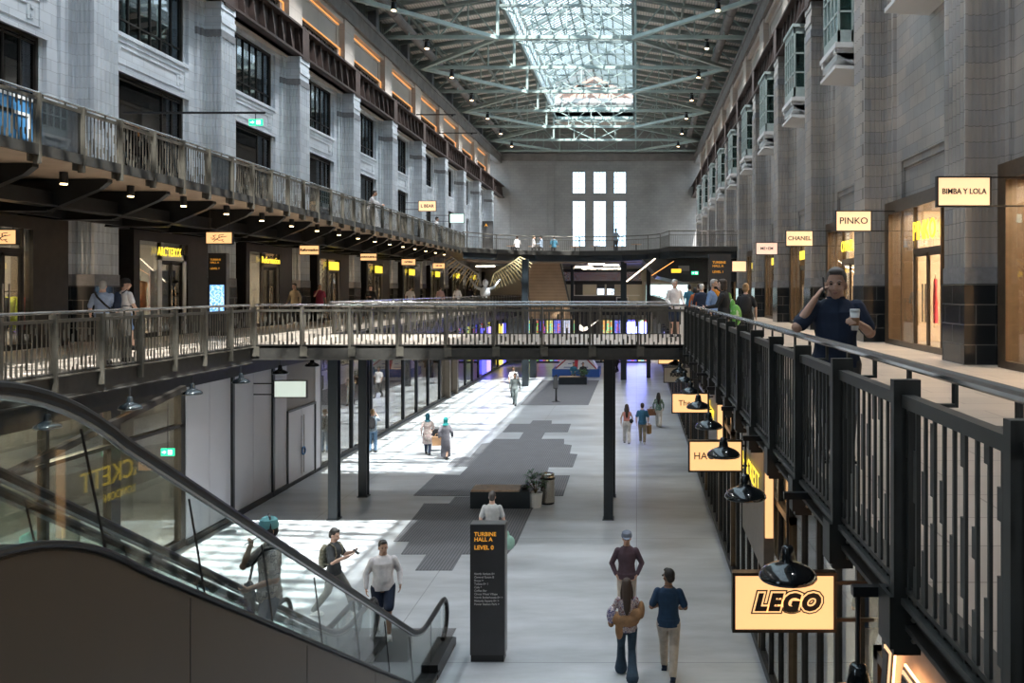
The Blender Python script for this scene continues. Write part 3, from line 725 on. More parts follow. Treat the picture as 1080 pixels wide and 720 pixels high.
# ================================================================== FAR-END SECOND-FLOOR PLATFORM
# boundary in plan: bows away in the middle
edge = [(-11.2, 54.6), (-9.5, 57.5), (-7.0, 59.2), (-4.0, 59.8), (-1.0, 59.2), (.8, 57.8), (1.6, 56.5), (2.1, 53.6), (6.9, 53.6)]
b = MB().use(M_stone).prism(edge + [(6.9, 88), (-11.2, 88)], Z2 - .08, Z2, 'z')
b.use(M_navy).prism([(x, y + .15) for x, y in edge] + [(6.9, 88), (-11.2, 88)], Z2 - .62, Z2 - .08, 'z')
b.use(M_soffit).prism([(x, y + 1.2) for x, y in edge[:6]] + [(.8, 62), (-11.2, 62)], Z2 - .72, Z2 - .62, 'z')
struct('floor', b, None, 'second-floor platform across the far end of the hall', 'floor')
b = MB().use(M_fascia)
for p, q in zip(edge[:-1], edge[1:]): b.bar((p[0], p[1], Z2 - .05), (q[0], q[1], Z2 - .05), .06, .3)
struct('beam', b, None, 'edge plate of the far second-floor platform', 'beam')
t = thing('balustrade', 'thin dark railing bowing across the far second-floor platform', 'railing', (0, 0, Z2))
tp = [(x, y + .05, 1.1) for x, y in edge]
MB().use(M_rail).tube(tp, .04, 8).build('handrail', None, t)
MB().use(M_rail).tube([(x, y, .85) for x, y, _ in tp], .022, 6).tube([(x, y, .1) for x, y, _ in tp], .022, 6).build('lower_rail', None, t)
bars = MB().use(M_barL); 
for p, q in zip(tp[:-1], tp[1:]):
    L = math.hypot(q[0] - p[0], q[1] - p[1]); n = max(1, int(L / .13))
    for j in range(n):
        x, y = p[0] + (q[0] - p[0]) * j / n, p[1] + (q[1] - p[1]) * j / n; bars.box(x - .008, x + .008, y - .008, y + .008, .1, .85)
bars.build('railing_bar', None, t)
for p in tp: MB().use(M_rail).box(p[0] - .03, p[0] + .03, p[1] - .03, p[1] + .03, 0, 1.1).build('post', None, t)
# dark sloping canopy of the lift and stair core at the tan side
b = MB().use(M_steel).prism([(.4, 3.45), (1.4, 2.35), (3.0, 2.0), (6.6, 2.0), (6.6, 3.48), (2.0, 3.48)], 54.2, 66, 'y')
struct('ceiling', b, None, 'dark faceted soffit under the far second-floor platform by the tan wall', 'ceiling')
for i, (p, q, m) in enumerate((((-.6, 53.0, 2.0), (1.2, 53.4, 3.45), M_ledW), ((1.0, 54.1, 2.4), (2.4, 54.1, 3.3), M_led))):
    o = MB().bar(p, q, .06, .05).build('strip_light', m); tag(o, ('white' if i == 0 else 'amber') + ' slanting strip light under the far platform near the tan wall', 'strip light')
# ================================================================== SHOPS
M_warmwall = mat('warm_shop_wall', (.55, .42, .30), .7, noise=.15, nscale=1)
M_greywall = mat('grey_shop_wall', (.30, .29, .28), .7, noise=.2, nscale=1)
M_lightpanel = emis('shop_light_panel', (1.0, .80, .58), 12.0)
M_bronze = mat('warm_bronze', (.12, .085, .055), .3, metal=.6, noise=.15)
M_bronzeL = mat('light_bronze_panel', (.20, .17, .14), .45, metal=.3, noise=.1)
# outer shell of the shop zone, party walls and back walls
struct('wall_left', MB().use(M_greywall).box(-26.3, -26, Y0, Y1, GZ, 21), None, 'outer wall behind the shops of the pale side', 'wall')
struct('wall_right', MB().use(M_greywall).box(17, 17.3, Y0, Y1, GZ, 21), None, 'outer wall behind the shops of the tan side', 'wall')
struct('wall_left', MB().use(M_greywall).box(-20.4, -20.2, Y0, Y1, 0, Z2 - .1), None, 'back wall of the first-floor shops, pale side', 'wall')
struct('wall_left', MB().use(M_greywall).box(-16.6, -16.4, Y0, Y1, GZ, -.75), None, 'back wall of the ground-floor shops, pale side', 'wall')
struct('wall_right', MB().use(M_warmwall).box(10.9, 11.1, Y0, Y1, 0, 4.6), None, 'back wall of the first-floor shops, tan side', 'wall')
struct('wall_right', MB().use(M_warmwall).box(6.6, 6.8, Y0, Y1, GZ, -.40), None, 'back wall of the ground-floor shops, tan side', 'wall')
struct('ceiling', MB().use(M_greywall).box(7.66, 17, Y0, Y1, 4.3, 4.5), None, 'ceiling of the first-floor shops, tan side', 'ceiling')
struct('wall_back', MB().use(M_greywall).box(-26.3, 17.3, Y1 + .8, Y1 + 1, GZ, 0), None, 'end of the ground floor', 'wall')
for k in range(-1, 11):
    y = P0 + BAY * k
    if k <= 10:
        struct('wall_left', MB().use(M_greywall).box(-20.2, -15.9, y + .2, y + .9, 0, Z2 - .1), None, f'party wall between two first-floor shops of the pale side, {ORD[k + 1]}', 'wall')
        struct('wall_right', MB().use(M_warmwall).box(7.1, 10.9, y + .2, y + .9, 0, 4.3), None, f'party wall between two first-floor shops of the tan side, {ORD[k + 1]}', 'wall')

def on_wall(sgn):  # rotation that makes text on a long wall readable from the hall
    return (PI / 2, 0, PI / 2 if sgn > 0 else -PI / 2)
def shopfront(lab, sgn, X, y0, y1, z1, Xw, word=None, wsize=.42, wz=2.75, wy=None, dark_end=0.0, door=(.25, .55), fm=M_dark, glow=M_lightpanel, gm=M_glS, surround=None, near=False, lamp=True, back=None, word_m=None, jamb=.30):
    """glazed box front standing out from the wall; sgn: +1 opens towards +x"""
    W = y1 - y0; t = thing('shopfront', lab, 'shopfront', (X, y0, 0))
    s = sgn; f = MB().use(fm); d = abs(Xw - X)
    f.box(0, -s * d, 0, jamb, 0, z1).box(0, -s * d, W - jamb, W, 0, z1).box(0, -s * d, jamb, W - jamb, z1 - .32, z1)
    f.box(0, -s * .12, jamb, W - jamb, 0, .14)
    da, db = door[0] * W, door[1] * W; gt = 2.35; e = W - jamb - dark_end
    f.box(-s * .02, -s * .12, da - .06, da, .14, z1 - .32).box(-s * .02, -s * .12, db, db + .06, .14, z1 - .32)
    f.box(-s * .02, -s * .12, da, db, gt, gt + .12)
    if dark_end: f.box(-s * .0, -s * .2, e, W - jamb, .14, z1 - .32)
    n = 0; x = jamb
    for a, b_ in ((jamb, da - .06), (db + .06, e)):
        m = int((b_ - a) / 1.3)
        for i in range(1, m + 1): yy = a + (b_ - a) * i / (m + 1); f.box(-s * .03, -s * .10, yy - .03, yy + .03, .14, z1 - .32)
    f.build('frame', None, t)
    g = MB()
    for a, b_, za, zb in ((jamb, da - .06, .14, z1 - .32), (db + .06, e, .14, z1 - .32), (da, db, gt + .12, z1 - .32)):
        if b_ - a > .1: g.box(-s * .055, -s * .065, a, b_, za, zb)
    g.build('glass_pane', gm, t)
    dr = MB().use(fm); dm = (da + db) / 2
    for a, b_ in ((da, dm - .01), (dm + .01, db)):
        dr.box(-s * .04, -s * .09, a, a + .06, .03, gt).box(-s * .04, -s * .09, b_ - .06, b_, .03, gt).box(-s * .04, -s * .09, a, b_, .03, .14).box(-s * .04, -s * .09, a, b_, gt - .08, gt)
        dr.use(gm).box(-s * .06, -s * .07, a + .06, b_ - .06, .14, gt - .08).use(fm)
    o = dr.build('door', None, t)
    h = MB().use(M_steelS)
    for q in (-.1, .1): h.tube([(s * .04, dm + q, .7), (s * .04, dm + q, 1.6)], .018, 6)
    h.build('handle', None, o)
    if surround:
        MB().use(surround).box(s * .02, -s * .02, da - .22, da - .02, .02, gt + .25).box(s * .02, -s * .02, db + .02, db + .2, .02, gt + .25).box(s * .02, -s * .02, da - .22, db + .2, gt + .05, gt + .25).build('door_surround', None, t)
    if word:
        text('sign_lettering', word, wsize, word_m or M_letY, t, (-s * -.05, (wy if wy is not None else (da + db) / 2), wz), on_wall(s), extrude=.01, sx=.66 if word[0] == 'A' else (.9 if word[0] == 'R' else .8))
    if lamp:
        MB().use(glow).box(-s * .6, -s * 3.4, .8, W - .8, z1 - .10, z1 - .06).build('light_panel', None, t)
    if back is not None:
        MB().use(back).box(-s * 3.4, -s * 3.5, .2, W - .2, 0, z1 - .05).build('back_panel', None, t)
    return t
# ---- first floor, pale side
M_panelPale = mat('pale_lilac_panel', (.62, .62, .72), .5)
names = {0: None, 1: "ARC'TERYX", 2: 'Reformation', 3: '____', 4: None}
for k in range(-1, 10):
    y0 = P0 + BAY * k + PW + .42; y1 = y0 + 4.35
    word = {1: "ARC'TERYX", 2: 'Reformation', 3: 'JO MALONE'}.get(k)
    word = {1: "ARC'TERYX", 2: 'Reformation'}.get(k)
    shopfront(f'dark bronze shopfront, {ORD[k + 1]} bay of the pale wall' + (', yellow lettering ' + word.replace("'", '') if word else ''),
              1, -15.0, y0, y1, 3.28, -16.3, word, .40 if k == 1 else .38, 2.66, 1.85 if k == 1 else 2.1, dark_end=1.0, door=(.34, .62), surround=M_whiteP if k == 1 else (M_bronzeL if k > 1 else None),
              gm=M_glS, back=(M_greywall if k < 2 else M_warmwall))
    if k >= 3:
        o = MB().use(M_letY).box(-14.94, -14.90, y0 + 1.3, y0 + 2.6, 2.45, 2.85).build('lit_sign', None); tag(o, f'small yellow lit sign over the shop door in the {ORD[k + 1]} bay of the pale wall', 'sign', 'yellow door signs')
# ---- first floor, tan side
for k in range(-1, 10):
    y0 = P0 + BAY * k + PW + .40; y1 = y0 + 5.3
    word = {0: 'PINKO', 1: 'CHANEL'}.get(k)
    shopfront(f'bronze shopfront with warm interior, {ORD[k + 1]} bay of the tan wall' + (', yellow lettering ' + word if word else ''),
              -1, 6.84, y0, y1, 3.82, 7.5, word, .66 if k == 0 else .5, 2.86, 2.0, door=(.21, .55), fm=M_bronze, gm=M_gl if k < 2 else M_glS, back=M_warmwall, jamb=.34)
    if k > 1:
        o = MB().use(M_letY).box(6.76, 6.80, y0 + 1.5, y0 + 2.5, 2.7, 3.05).build('lit_sign', None); tag(o, f'small yellow lit sign over the shop door in the {ORD[k + 1]} bay of the tan wall', 'sign', 'yellow door signs')
# clothing on rails and shelves inside
def garment(name, col, loc, h=1.0, w=.42, rz=0, label='', group=None, m=None):
    m = m or mat('cloth_%02x%02x%02x' % tuple(int(c * 255) for c in col), col, .85, noise=.15, nscale=15)
    t = thing(name, label, 'garment', loc, rz, group); r = random.Random(hash(label) % 1000)
    b = MB(); n = 12; prof = [(.07, 0), (.5, -.05), (.52, -.2), (.44, -.3), (.44, -.6), (.48, -1.0)]
    vs = []; 
    for i, (ww, z) in enumerate(prof):
        for j in range(n):
            a = 2 * PI * j / n; vs.append((math.cos(a) * ww * w, math.sin(a) * (.035 + .02 * i / 5) * (1 + .3 * math.sin(3 * a + i)), z * h))
    fs = [(i * n + j, i * n + (j + 1) % n, (i + 1) * n + (j + 1) % n, (i + 1) * n + j) for i in range(len(prof) - 1) for j in range(n)] + [tuple(range(n)), tuple(range((len(prof) - 1) * n, len(prof) * n))[::-1]]
    b.add(vs, fs); b.build('cloth', m, t, smooth=True)
    MB().tube([(0, 0, 0), (0, 0, .05), (.03, 0, .08), (.03, 0, .11), (0, 0, .13), (-.02, 0, .11)], .006, 5).build('hanger_hook', M_steelS, t)
    return t
def rack(lab, p, L, h=1.5, ang=PI / 2):
    t = thing('clothes_rack', lab, 'clothes rack', p, ang)
    MB().use(M_black0).tube([(-L / 2, 0, h), (L / 2, 0, h)], .015, 8).build('rail', None, t)
    for s in (-1, 1): MB().use(M_black0).box(s * L / 2 - .012, s * L / 2 + .012, -.02, .02, .02, h).box(s * L / 2 - .02, s * L / 2 + .02, -.22, .22, 0, .03).build('leg', None, t)
    return t
rack('low black clothes rack behind the glass at the picture edge, pale side', (-15.75, 20.9, 0), 1.7, 1.42)
cols = [((.55, .55, .42), 'cream'), ((.05, .06, .06), 'black'), ((.45, .47, .48), 'grey'), ((.08, .11, .2), 'navy'), ((.03, .035, .04), 'black'), ((.75, .85, .05), 'yellow'), ((.78, .88, .06), 'yellow'), ((.25, .05, .05), 'maroon')]
for i, (c, n) in enumerate(cols):
    garment('hanging_jacket', c, (-15.75, 20.15 + i * .21, 1.29), .85, .4, 0, f'{n} jacket on the low rack behind the shop glass, {ORD[i]} from the photographer', 'jackets on the low rack')
garment('hanging_dress', (.55, .03, .05), (7.75, 21.9, 1.75), 1.15, .34, 1.2, 'red dress hanging inside the shop window lettered PINKO')
garment('hanging_jacket', (.75, .16, .03), (-16.2, 21.2, 2.15), .8, .45, 1.2, 'orange jacket hung above the low clothes rack')
garment('hanging_jacket', (.75, .16, .03), (-15.6, 26.6, 1.75), .85, .5, 1.2, 'orange jacket in the window beside the white shoe display')
# shoe wall in the doorway of the second shop
t = thing('shoe_display', 'pale lilac lit display board carrying white and black shoes in the shop doorway', 'display', (-15.5, 27.0, 0))
MB().use(M_panelPale).box(-.06, 0, 0, 1.45, .1, 2.1).build('board', None, t)
for r_ in range(4):
    for c_ in range(3):
        b = MB().use(M_whiteP if c_ < 2 else M_black0); b.ball((.10, .3 + c_ * .45, 1.75 - r_ * .42), .12, .17, .07); b.ball((.10, .22 + c_ * .45, 1.8 - r_ * .42), .06, .07, .09); b.build('shoe', None, t)
# light signs hanging inside/outside shops
def lightbox(lab, x0, x1, D, z0, z1, word=None, size=.14, face=None, armx=None, hang=None, bold=.006, font_m=None, group=None, deep=.10, custom=None, space=1.0, sx=1.0):
    """lit box sign facing down the hall, with arms to armx or hangers to height hang"""
    face = face or M_faceC; t = thing('hanging_sign', lab, 'sign', (x0, D, z0), 0, group); w, h = x1 - x0, z1 - z0; e = .028 if w < 1.1 else .03
    fr = MB().use(M_dark); fr.box(0, w, 0, deep, 0, e).box(0, w, 0, deep, h - e, h).box(0, e, 0, deep, e, h - e).box(w - e, w, 0, deep, e, h - e); fr.build('frame', None, t)
    MB().use(face).box(e, w - e, .012, deep - .012, e, h - e).build('lit_face', None, t)
    lm = font_m or M_black0
    if word: text('sign_lettering', word, size, lm, t, (w / 2, .004, h / 2), (PI / 2, 0, 0), extrude=.006, bold=bold, space=space, sx=sx)
    if custom: custom(t, w, h)
    if armx is not None:
        a = armx - x0; s = w if armx > x1 else 0
        for z in ((h - .0175, .0175) if armx > 5 else (h * .81, h * .19)): MB().use(M_dark).box(s, a, .03, .06, z - (.0125 if armx > 5 else .016), z + (.0125 if armx > 5 else .016)).build('bracket_arm', None, t)
    if hang is not None:
        for q in (.12, w - .12): MB().use(M_dark).tube([(q, deep / 2, h), (q, deep / 2, hang - z0)], .012, 6).build('hanger_rod', None, t)
    return t
lightbox('square-cornered cream sign reading BIMBA Y LOLA on a bracket over the tan walkway', 5.30, 6.26, 14.9, 2.92, 3.46, 'BIMBA Y LOLA', .138, armx=7.2, bold=.0022, sx=.88)
lightbox('cream sign reading PINKO on a bracket over the tan walkway', 5.27, 6.23, 22.35, 3.0, 3.56, 'PINKO', .24, armx=7.0, bold=.001, sx=1.05)
lightbox('cream sign reading CHANEL on a bracket over the tan walkway', 5.25, 6.22, 29.7, 2.99, 3.55, 'CHANEL', .20, armx=7.0, bold=.003, sx=1.05)
lightbox('pale pink sign reading ME+EM on a bracket over the tan walkway', 5.23, 6.2, 37.0, 3.0, 3.55, 'ME+EM', .18, face=M_facePk, armx=7.0, bold=.001)
lightbox('small square cream sign on the tan walkway beyond the dark totem', 5.2, 6.0, 46.0, 2.45, 3.05, armx=7.0)
def bird(t, w, h):
    b = MB().use(M_black0)
    for p, q in (((.24, .36), (.42, .42)), ((.42, .42), (.62, .62)), ((.42, .42), (.5, .3)), ((.5, .3), (.66, .36)), ((.3, .22), (.46, .44)), ((.5, .5), (.5, .72)), ((.5, .72), (.68, .76)), ((.56, .55), (.78, .62)), ((.36, .5), (.28, .66)), ((.28, .66), (.4, .72)), ((.6, .3), (.68, .18)), ((.2, .5), (.34, .44))):
        b.bar((w * p[0], .006, h * p[1]), (w * q[0], .006, h * q[1]), .018, .014)
    b.build('emblem', None, t)
lightbox('warm sign with a black bird skeleton emblem hung on rods under the second-floor walkway', -13.2, -12.36, 25.9, 2.86, 3.25, face=M_face, hang=4.0, custom=bird)
lightbox('warm sign reading Reformation hung under the second-floor walkway', -13.2, -12.40, 33.1, 2.83, 3.22, 'Reformation', .14, face=M_face, hang=4.0)
for i, (D, wd) in enumerate(((40.4, 'ANNOUSHKA'), (47.5, 'OSTERIA'), (54.8, 'LES 100'))):
    lightbox(f'small warm lit sign hung under the second-floor walkway, {("third", "fourth", "fifth")[i]} along the pale side', -13.2, -12.38, D, 2.85, 3.22, wd, .12, face=M_face, hang=4.0)
lightbox('emblem sign standing in for a reflection in the shop glass at the picture edge', -15.35, -14.65 + .0, 20.0, 2.52, 2.9, face=M_face, custom=bird, hang=3.0)  # solid box imitating the mirrored image of a hung emblem sign
lightbox('small cream sign on a bracket above the second-floor walkway, pale side', -13.4, -12.3, 52.0, 6.3, 6.95, 'L BEAR', .26, armx=-14.6)
lightbox('small green-white sign on a bracket above the second-floor walkway, near the far platform', -12.9, -11.9, 58.5, 6.1, 6.75, face=emis('pale_green_face', (.7, 1, .9), .7), armx=-14.6)
# ---- ground floor, tan side: mullioned glass front with bronze portals
XG = 2.14; GT = -.75
t = thing('shopfront', 'long glazed shopfront of dark mullions at ground level under the tan walkway', 'shopfront', (XG, 1.0, GZ))
L = 73.5; f = MB().use(M_steel).box(.0, .14, 0, L, 0, .16).box(0, .14, 0, L, 4.05, 4.15).box(0.04, .14, 0, L, 4.62, 4.77)
y = 0; i = 0
while y < L: f.box(.02, .14, y, y + .07, .16, 4.62); y += .91; i += 1
f.build('frame', None, t)
MB().use(M_glM).box(.06, .07, 0, L, .16, 4.62).build('glass_pane', None, t)
for k in range(11):
    y = 4.3 + k * 7.27
    if y > 68: break
    b = MB().use(M_bronze).box(-.0, .5, y + 2.2, y + 2.34, 0, 3.2).box(0, .5, y - .7, y - .56, 0, 3.2).box(0, .5, y - .7, y + 2.34, 3.1, 3.2)
    b.build('portal', None, t)
for k in range(11):
    y = 4.6 + k * 7.27; o = MB().use(M_lightpanel).box(XG + 1.0, XG + 3.6, y, y + 3.5, -.46, -.42).build('ceiling_light_panel'); tag(o, f'warm ceiling light panel in the {ORD[k]} ground-floor shop of the tan side', 'light')
def zsign(lab, D0, D1, word, sz, sub=None):
    t = thing('shop_sign', lab, 'sign', (XG - .02, D0, -2.9)); w = D1 - D0
    MB().use(M_bronzeL).box(-.16, 0, 0, w, 0, 1.95).build('backboard', None, t)
    MB().use(M_face).box(-.14, -.02, -.035, 0, .55, 1.9).build('lit_edge', None, t)
    text('sign_lettering', word, sz, M_letY, t, (-.19, w / 2, 1.28), on_wall(-1), extrude=.004)
    if sub: text('sign_lettering', sub, sz * .42, M_letY, t, (-.19, w / 2, .92), on_wall(-1), extrude=.004)
    return t
zsign('bronze signboard with yellow lettering HACKETT LONDON above the ground-floor glass', 13.0, 15.6, 'HACKETT', .46, 'LONDON')
zsign('bronze signboard with yellow lettering Theory above the ground-floor glass', 20.6, 22.9, 'Theory', .5)
# big neon-edged bubble letters by the nearest pillar
def bubble(parent, name, z, s, m, grow, ysh, axis='x', space=.92, word='LEGO'):
    return text(name, word, s, m, parent, ysh[0], ysh[1], extrude=ysh[2], bold=grow, shear=.22, space=space)
t = thing('neon_sign', 'large sign of bubble letters outlined in orange neon at the lower picture edge', 'sign', (XG - .05, 6.35, -2.2))
MB().use(M_bronzeL).box(0, .06, -1.6, .6, -.6, 1.2).build('backboard', None, t)
MB().use(M_neon).box(-.03, .0, -1.6, .6, 1.17, 1.2).box(-.03, 0, .57, .6, -.6, 1.2).box(-.03, 0, -1.6, -1.57, -.6, 1.2).build('neon_edge', None, t)
for g, m, off in ((.075, M_neon, 0), (.060, M_black0, .012), (.040, M_faceC, .024), (.015, M_black0, .036)):
    text('bubble_lettering', 'LEGO', .85, m, t, (-.05 - off, -.50, .42), on_wall(-1), extrude=.008, bold=g, shear=.22, space=1.12)
# lit signs hanging over the ground floor, tan side
def lego(t, w, h):
    for g, m, off in ((.040, M_black0, .003), (.028, M_face, .006), (.013, M_black0, .009)):
        text('sign_lettering', 'LEGO', .205, m, t, (w / 2 + .02, -off + .006, h / 2), (PI / 2, 0, 0), extrude=.002, bold=g, shear=.25, space=1.22)
lightbox('warm lit sign reading LEGO hanging over the ground floor behind the black lamp', .885, 1.845, 7.78, -1.70, -1.15, face=M_face, armx=2.2, custom=lego)
lightbox('warm lit sign reading HACKETT hanging over the ground floor', .90, 1.84, 14.6, -1.69, -1.14, 'HACKETT', .17, face=M_face, armx=2.2, bold=.001)
lightbox('warm lit sign reading Theory hanging over the ground floor', .90, 1.84, 21.5, -1.68, -1.16, 'Theory', .20, face=M_face, armx=2.2, bold=.001)
lightbox('pale grey unlit sign reading RAINS hanging over the ground floor', .92, 1.86, 28.6, -1.68, -1.14, 'RAINS', .18, face=mat('pale_face', (.6, .57, .52), .5), armx=2.2)
lightbox('farthest warm lit sign hanging over the ground floor', .92, 1.86, 35.6, -1.66, -1.12, 'OFFICE', .15, face=M_face, armx=2.2)
# ---- ground floor, pale side
XF = -11.3
t = thing('shopfront', 'bronze framed gridded shopfront at ground level beside the escalators', 'shopfront', (XF, 8.0, GZ)); f = MB().use(M_dark)
for y in (0, 2.4, 4.8, 6.2, 8.2, 10.2, 13.0): f.box(0, -.18, y, y + (.34 if y in (4.8, 10.2, 13.0) else .09), 0, 4.2)
f.box(0, -.18, 0, 13.2, 0, .2).box(0, -.18, 0, 13.2, 3.0, 3.08).box(0, -.18, 0, 13.2, 4.0, 4.2).box(.02, -.2, 0, 13.2, 3.82, 4.0)
f.build('frame', None, t); MB().use(M_glS).box(-.08, -.09, 0, 13.0, .2, 4.0).build('glass_pane', None, t)
o = MB().use(M_lightpanel).box(-15.6, -12.6, 12, 20, -.84, -.80).build('ceiling_light_panel'); tag(o, 'warm ceiling light panel in the ground-floor shop beside the escalators', 'light')
for i, (y, c, nm) in enumerate(((14.7, (.75, .12, .16), 'red'), (15.8, (.5, .62, .68), 'pale blue'), (17.2, (.1, .45, .42), 'teal printed'), (18.4, (.55, .4, .25), 'tan'))):
    garment('hanging_shirt', c, (-12.3, y, GZ + 1.5), .75, .5, 1.3, f'{nm} shirt on display behind the ground-floor glass by the escalators', None)
# white hoarding
t = thing('hoarding', 'tall white hoarding boards closing an empty unit at ground level', 'hoarding', (XF + .02, 21.2, GZ))
for i, (a, b_) in enumerate(((0, 1.15), (1.17, 2.32), (2.46, 3.7), (3.72, 4.95), (5.1, 6.1))):
    MB().use(M_white).box(-.05, .0, a, b_, .16, 4.15).build('board', None, t)
MB().use(M_steel).box(-.05, .06, 2.33, 2.45, 0, 4.2).box(-.05, .06, 4.96, 5.09, 0, 4.2).box(-.08, .05, 0, 6.1, 0, .15).build('post', None, t)
t = thing('hoarding', 'grey hoarding wall with locked white double doors at ground level', 'hoarding', (XF + .02, 27.3, GZ))
MB().use(mat('hoarding_grey', (.20, .19, .19), .7)).box(-.08, -.02, 0, 2.9, 2.5, 4.15).build('upper_panel', None, t)
MB().use(M_steel).box(-.08, .04, 0, .07, 0, 2.5).box(-.08, .04, 2.35, 2.42, 0, 2.5).box(-.08, .04, 0, 2.42, 2.43, 2.5).box(-.1, .03, 0, 2.9, 0, .1).build('door_frame', None, t)
for a in (.08, 1.22): MB().use(M_white).box(-.05, .0, a, a + 1.12, .12, 2.42).build('door', None, t)
MB().use(M_white).box(-.05, .0, 2.43, 2.9, .1, 4.1).build('board', None, t)
b = MB().use(M_steelS); 
for a in (1.10, 1.32): b.tube([(.04, a, .25), (.04, a, 2.2)], .015, 6)
b.build('pull_bar', None, t)
MB().use(mat('blue_chain', (.02, .12, .3), .4)).tube([(.07, 1.06 + .16 + .13 * math.cos(i * .7), 1.0 + .13 * math.sin(i * .7)) for i in range(10)], .028, 6).build('chain_lock', None, t)
# long glass front
t = thing('shopfront', 'tall mirror-like glass front along the sunlit side of the ground floor', 'shopfront', (XF, 30.2, GZ)); f = MB().use(M_navy)
for y in (0, 3.45, 5.9, 8.3, 10.9, 13.4, 15.8, 18.5, 23.4, 25.8, 28.2, 30.5, 33, 36, 39, 42): f.box(.03, -.12, y, y + .11, 0, 4.2)
f.box(.02, -.12, 0, 44.3, 0, .12).box(.02, -.12, 0, 44.3, 4.05, 4.2); f.build('frame', None, t)
MB().use(M_glM).box(-.05, -.06, 0, 44.3, .12, 4.05).build('glass_pane', None, t)
MB().use(M_bronzeL).box(.25, -.2, 20.0, 20.2, 0, 4.1).box(.25, -.2, 22.1, 22.3, 0, 4.1).box(.25, -.2, 20.0, 22.3, 3.9, 4.1).build('portal', None, t)
text('sign_lettering', 'MALIN', .5, M_face, t, (.3, 21.1, 2.9), (PI / 2, PI / 2, PI / 2), extrude=.02)
for k in range(5):
    y = 32 + k * 8; o = MB().use(M_lightpanel).box(-15.8, -13.2, y, y + 1.6, -.84, -.80).build('ceiling_light_panel'); tag(o, f'warm ceiling light panel behind the tall glass front, {ORD[k]} along the pale side', 'light')
    for j in range(2):
        u = thing('display_shelf', f'stocked wooden display shelf behind the tall glass front, {ORD[k * 2 + j]} along', 'shelf', (-14.2 - j * .8, y + j * 3 + .5, GZ))
        MB().use(M_wood).box(0, .4, 0, .05, 0, 1.9).box(0, .4, 1.45, 1.5, 0, 1.9).build('upright', None, u)
        for z in (.3, .8, 1.3, 1.8): MB().use(M_wood).box(0, .4, .05, 1.45, z, z + .04).build('shelf_board', None, u)
for i, (y, m) in enumerate(((61.5, (.10, .10, 1.0)), (63.6, (.35, .25, 1.0)), (69.5, (.9, .65, .1)), (71.0, (.12, .12, 1.0)))):
    o = MB().use(emis('screen_%d' % i, m, 1.3)).box(XF + .06, XF + .12, y, y + 1.5, GZ + .25, GZ + 3.6).build('lit_screen'); tag(o, f'tall glowing {("blue", "violet", "amber", "deep blue")[i]} screen on the pale-side shopfront at the far end', 'screen')
# ---- far end of the ground floor: sports shop facade
YE = 74.6
t = thing('shopfront', 'wide glazed sports shop with a white swoosh panel at the far ground-floor end', 'shopfront', (0, YE, GZ))
f = MB().use(M_steel)
for x in (-10.0, -8.9, -7.7, -6.6, -5.35, -3.1, -2.0, -.9, .1, 1.1): f.box(x - .06, x + .06, 0, .12, 0, 4.4)
f.box(-10, 1.3, 0, .12, 4.2, 4.95).box(-10, 1.3, 0, .12, 0, .12); f.build('frame', None, t)
MB().use(M_gl).box(-10, 1.3, .05, .06, .12, 4.2).build('glass_pane', None, t)
MB().use(mat('swoosh_board', (.03, .028, .026), .5)).box(-5.3, -3.1, -.12, -.02, 2.3, 4.3).build('signboard', None, t)
sw = [(-4.9, 3.55), (-5.05, 3.15), (-4.98, 2.88), (-4.7, 2.78), (-4.35, 2.88), (-3.3, 3.78), (-4.2, 3.26), (-4.55, 3.14), (-4.75, 3.2), (-4.85, 3.35)]
MB().use(emis('white_lettering', (1, .92, .8), 1.0)).prism(sw, -.16, -.13, 'y').build('emblem', None, t)
MB().use(M_greywall).box(-10.2, 1.4, 3.5, 3.6, 0, 4.9).build('back_panel', None, t)
MB().use(M_lightpanel).box(-9.8, 1.1, .8, 3.2, 4.86, 4.9).build('light_panel', None, t)
E = [(-9.9, .55, (.9, .7, .1)), (-9.2, .5, (.7, .08, .06)), (-8.6, .5, (.12, .12, .95)), (-8.0, .6, (.9, .75, .2)), (-7.3, .7, (.2, .2, .95)), (-6.5, .6, (.6, .6, .75)), (-5.9, .5, (.8, .4, .12)),
     (-2.95, .8, (.85, .4, .12)), (-2.05, .6, (.1, .15, .6)), (-1.4, .5, (.75, .7, .65)), (-.75, .8, (.15, .2, .95)), (.1, .6, (.85, .75, .15)), (.75, .5, (.5, .1, .08))]
for i, (x, w_, c) in enumerate(E):
    o = thing('display_poster', f'tall colourful lit poster in the far sports shop window, {ORD[i]} from the pale side', 'poster', (x, YE + .6, GZ + .13), 0, 'posters in the far shop window')
    m = spotty(f'poster_print_{i}', [c, tuple(min(1, v * 1.2 + .08) for v in c), (c[2], c[0], c[1]), c], 2.2)
    bs = m.node_tree.nodes['Principled BSDF']; rp = [n for n in m.node_tree.nodes if n.type == 'VALTORGB'][0]
    m.node_tree.links.new(rp.outputs[0], bs.inputs['Emission Color']); bs.inputs['Emission Strength'].default_value = .7
    MB().use(m).box(0, w_, 0, .05, 0, 3.6).build('print', None, o); MB().use(M_steel).box(-.03, w_ + .03, .05, .1, 0, 3.65).build('backing', None, o)
# blue tinted screens that colour the far floor
o = MB().use(emis('blue_video_wall', (.25, .28, 1.0), 6)).box(-.9, 1.1, YE - .25, YE - .15, GZ + .6, GZ + 3.6).build('video_screen'); tag(o, 'bright blue video screen at the far end of the ground floor, tan side', 'screen')
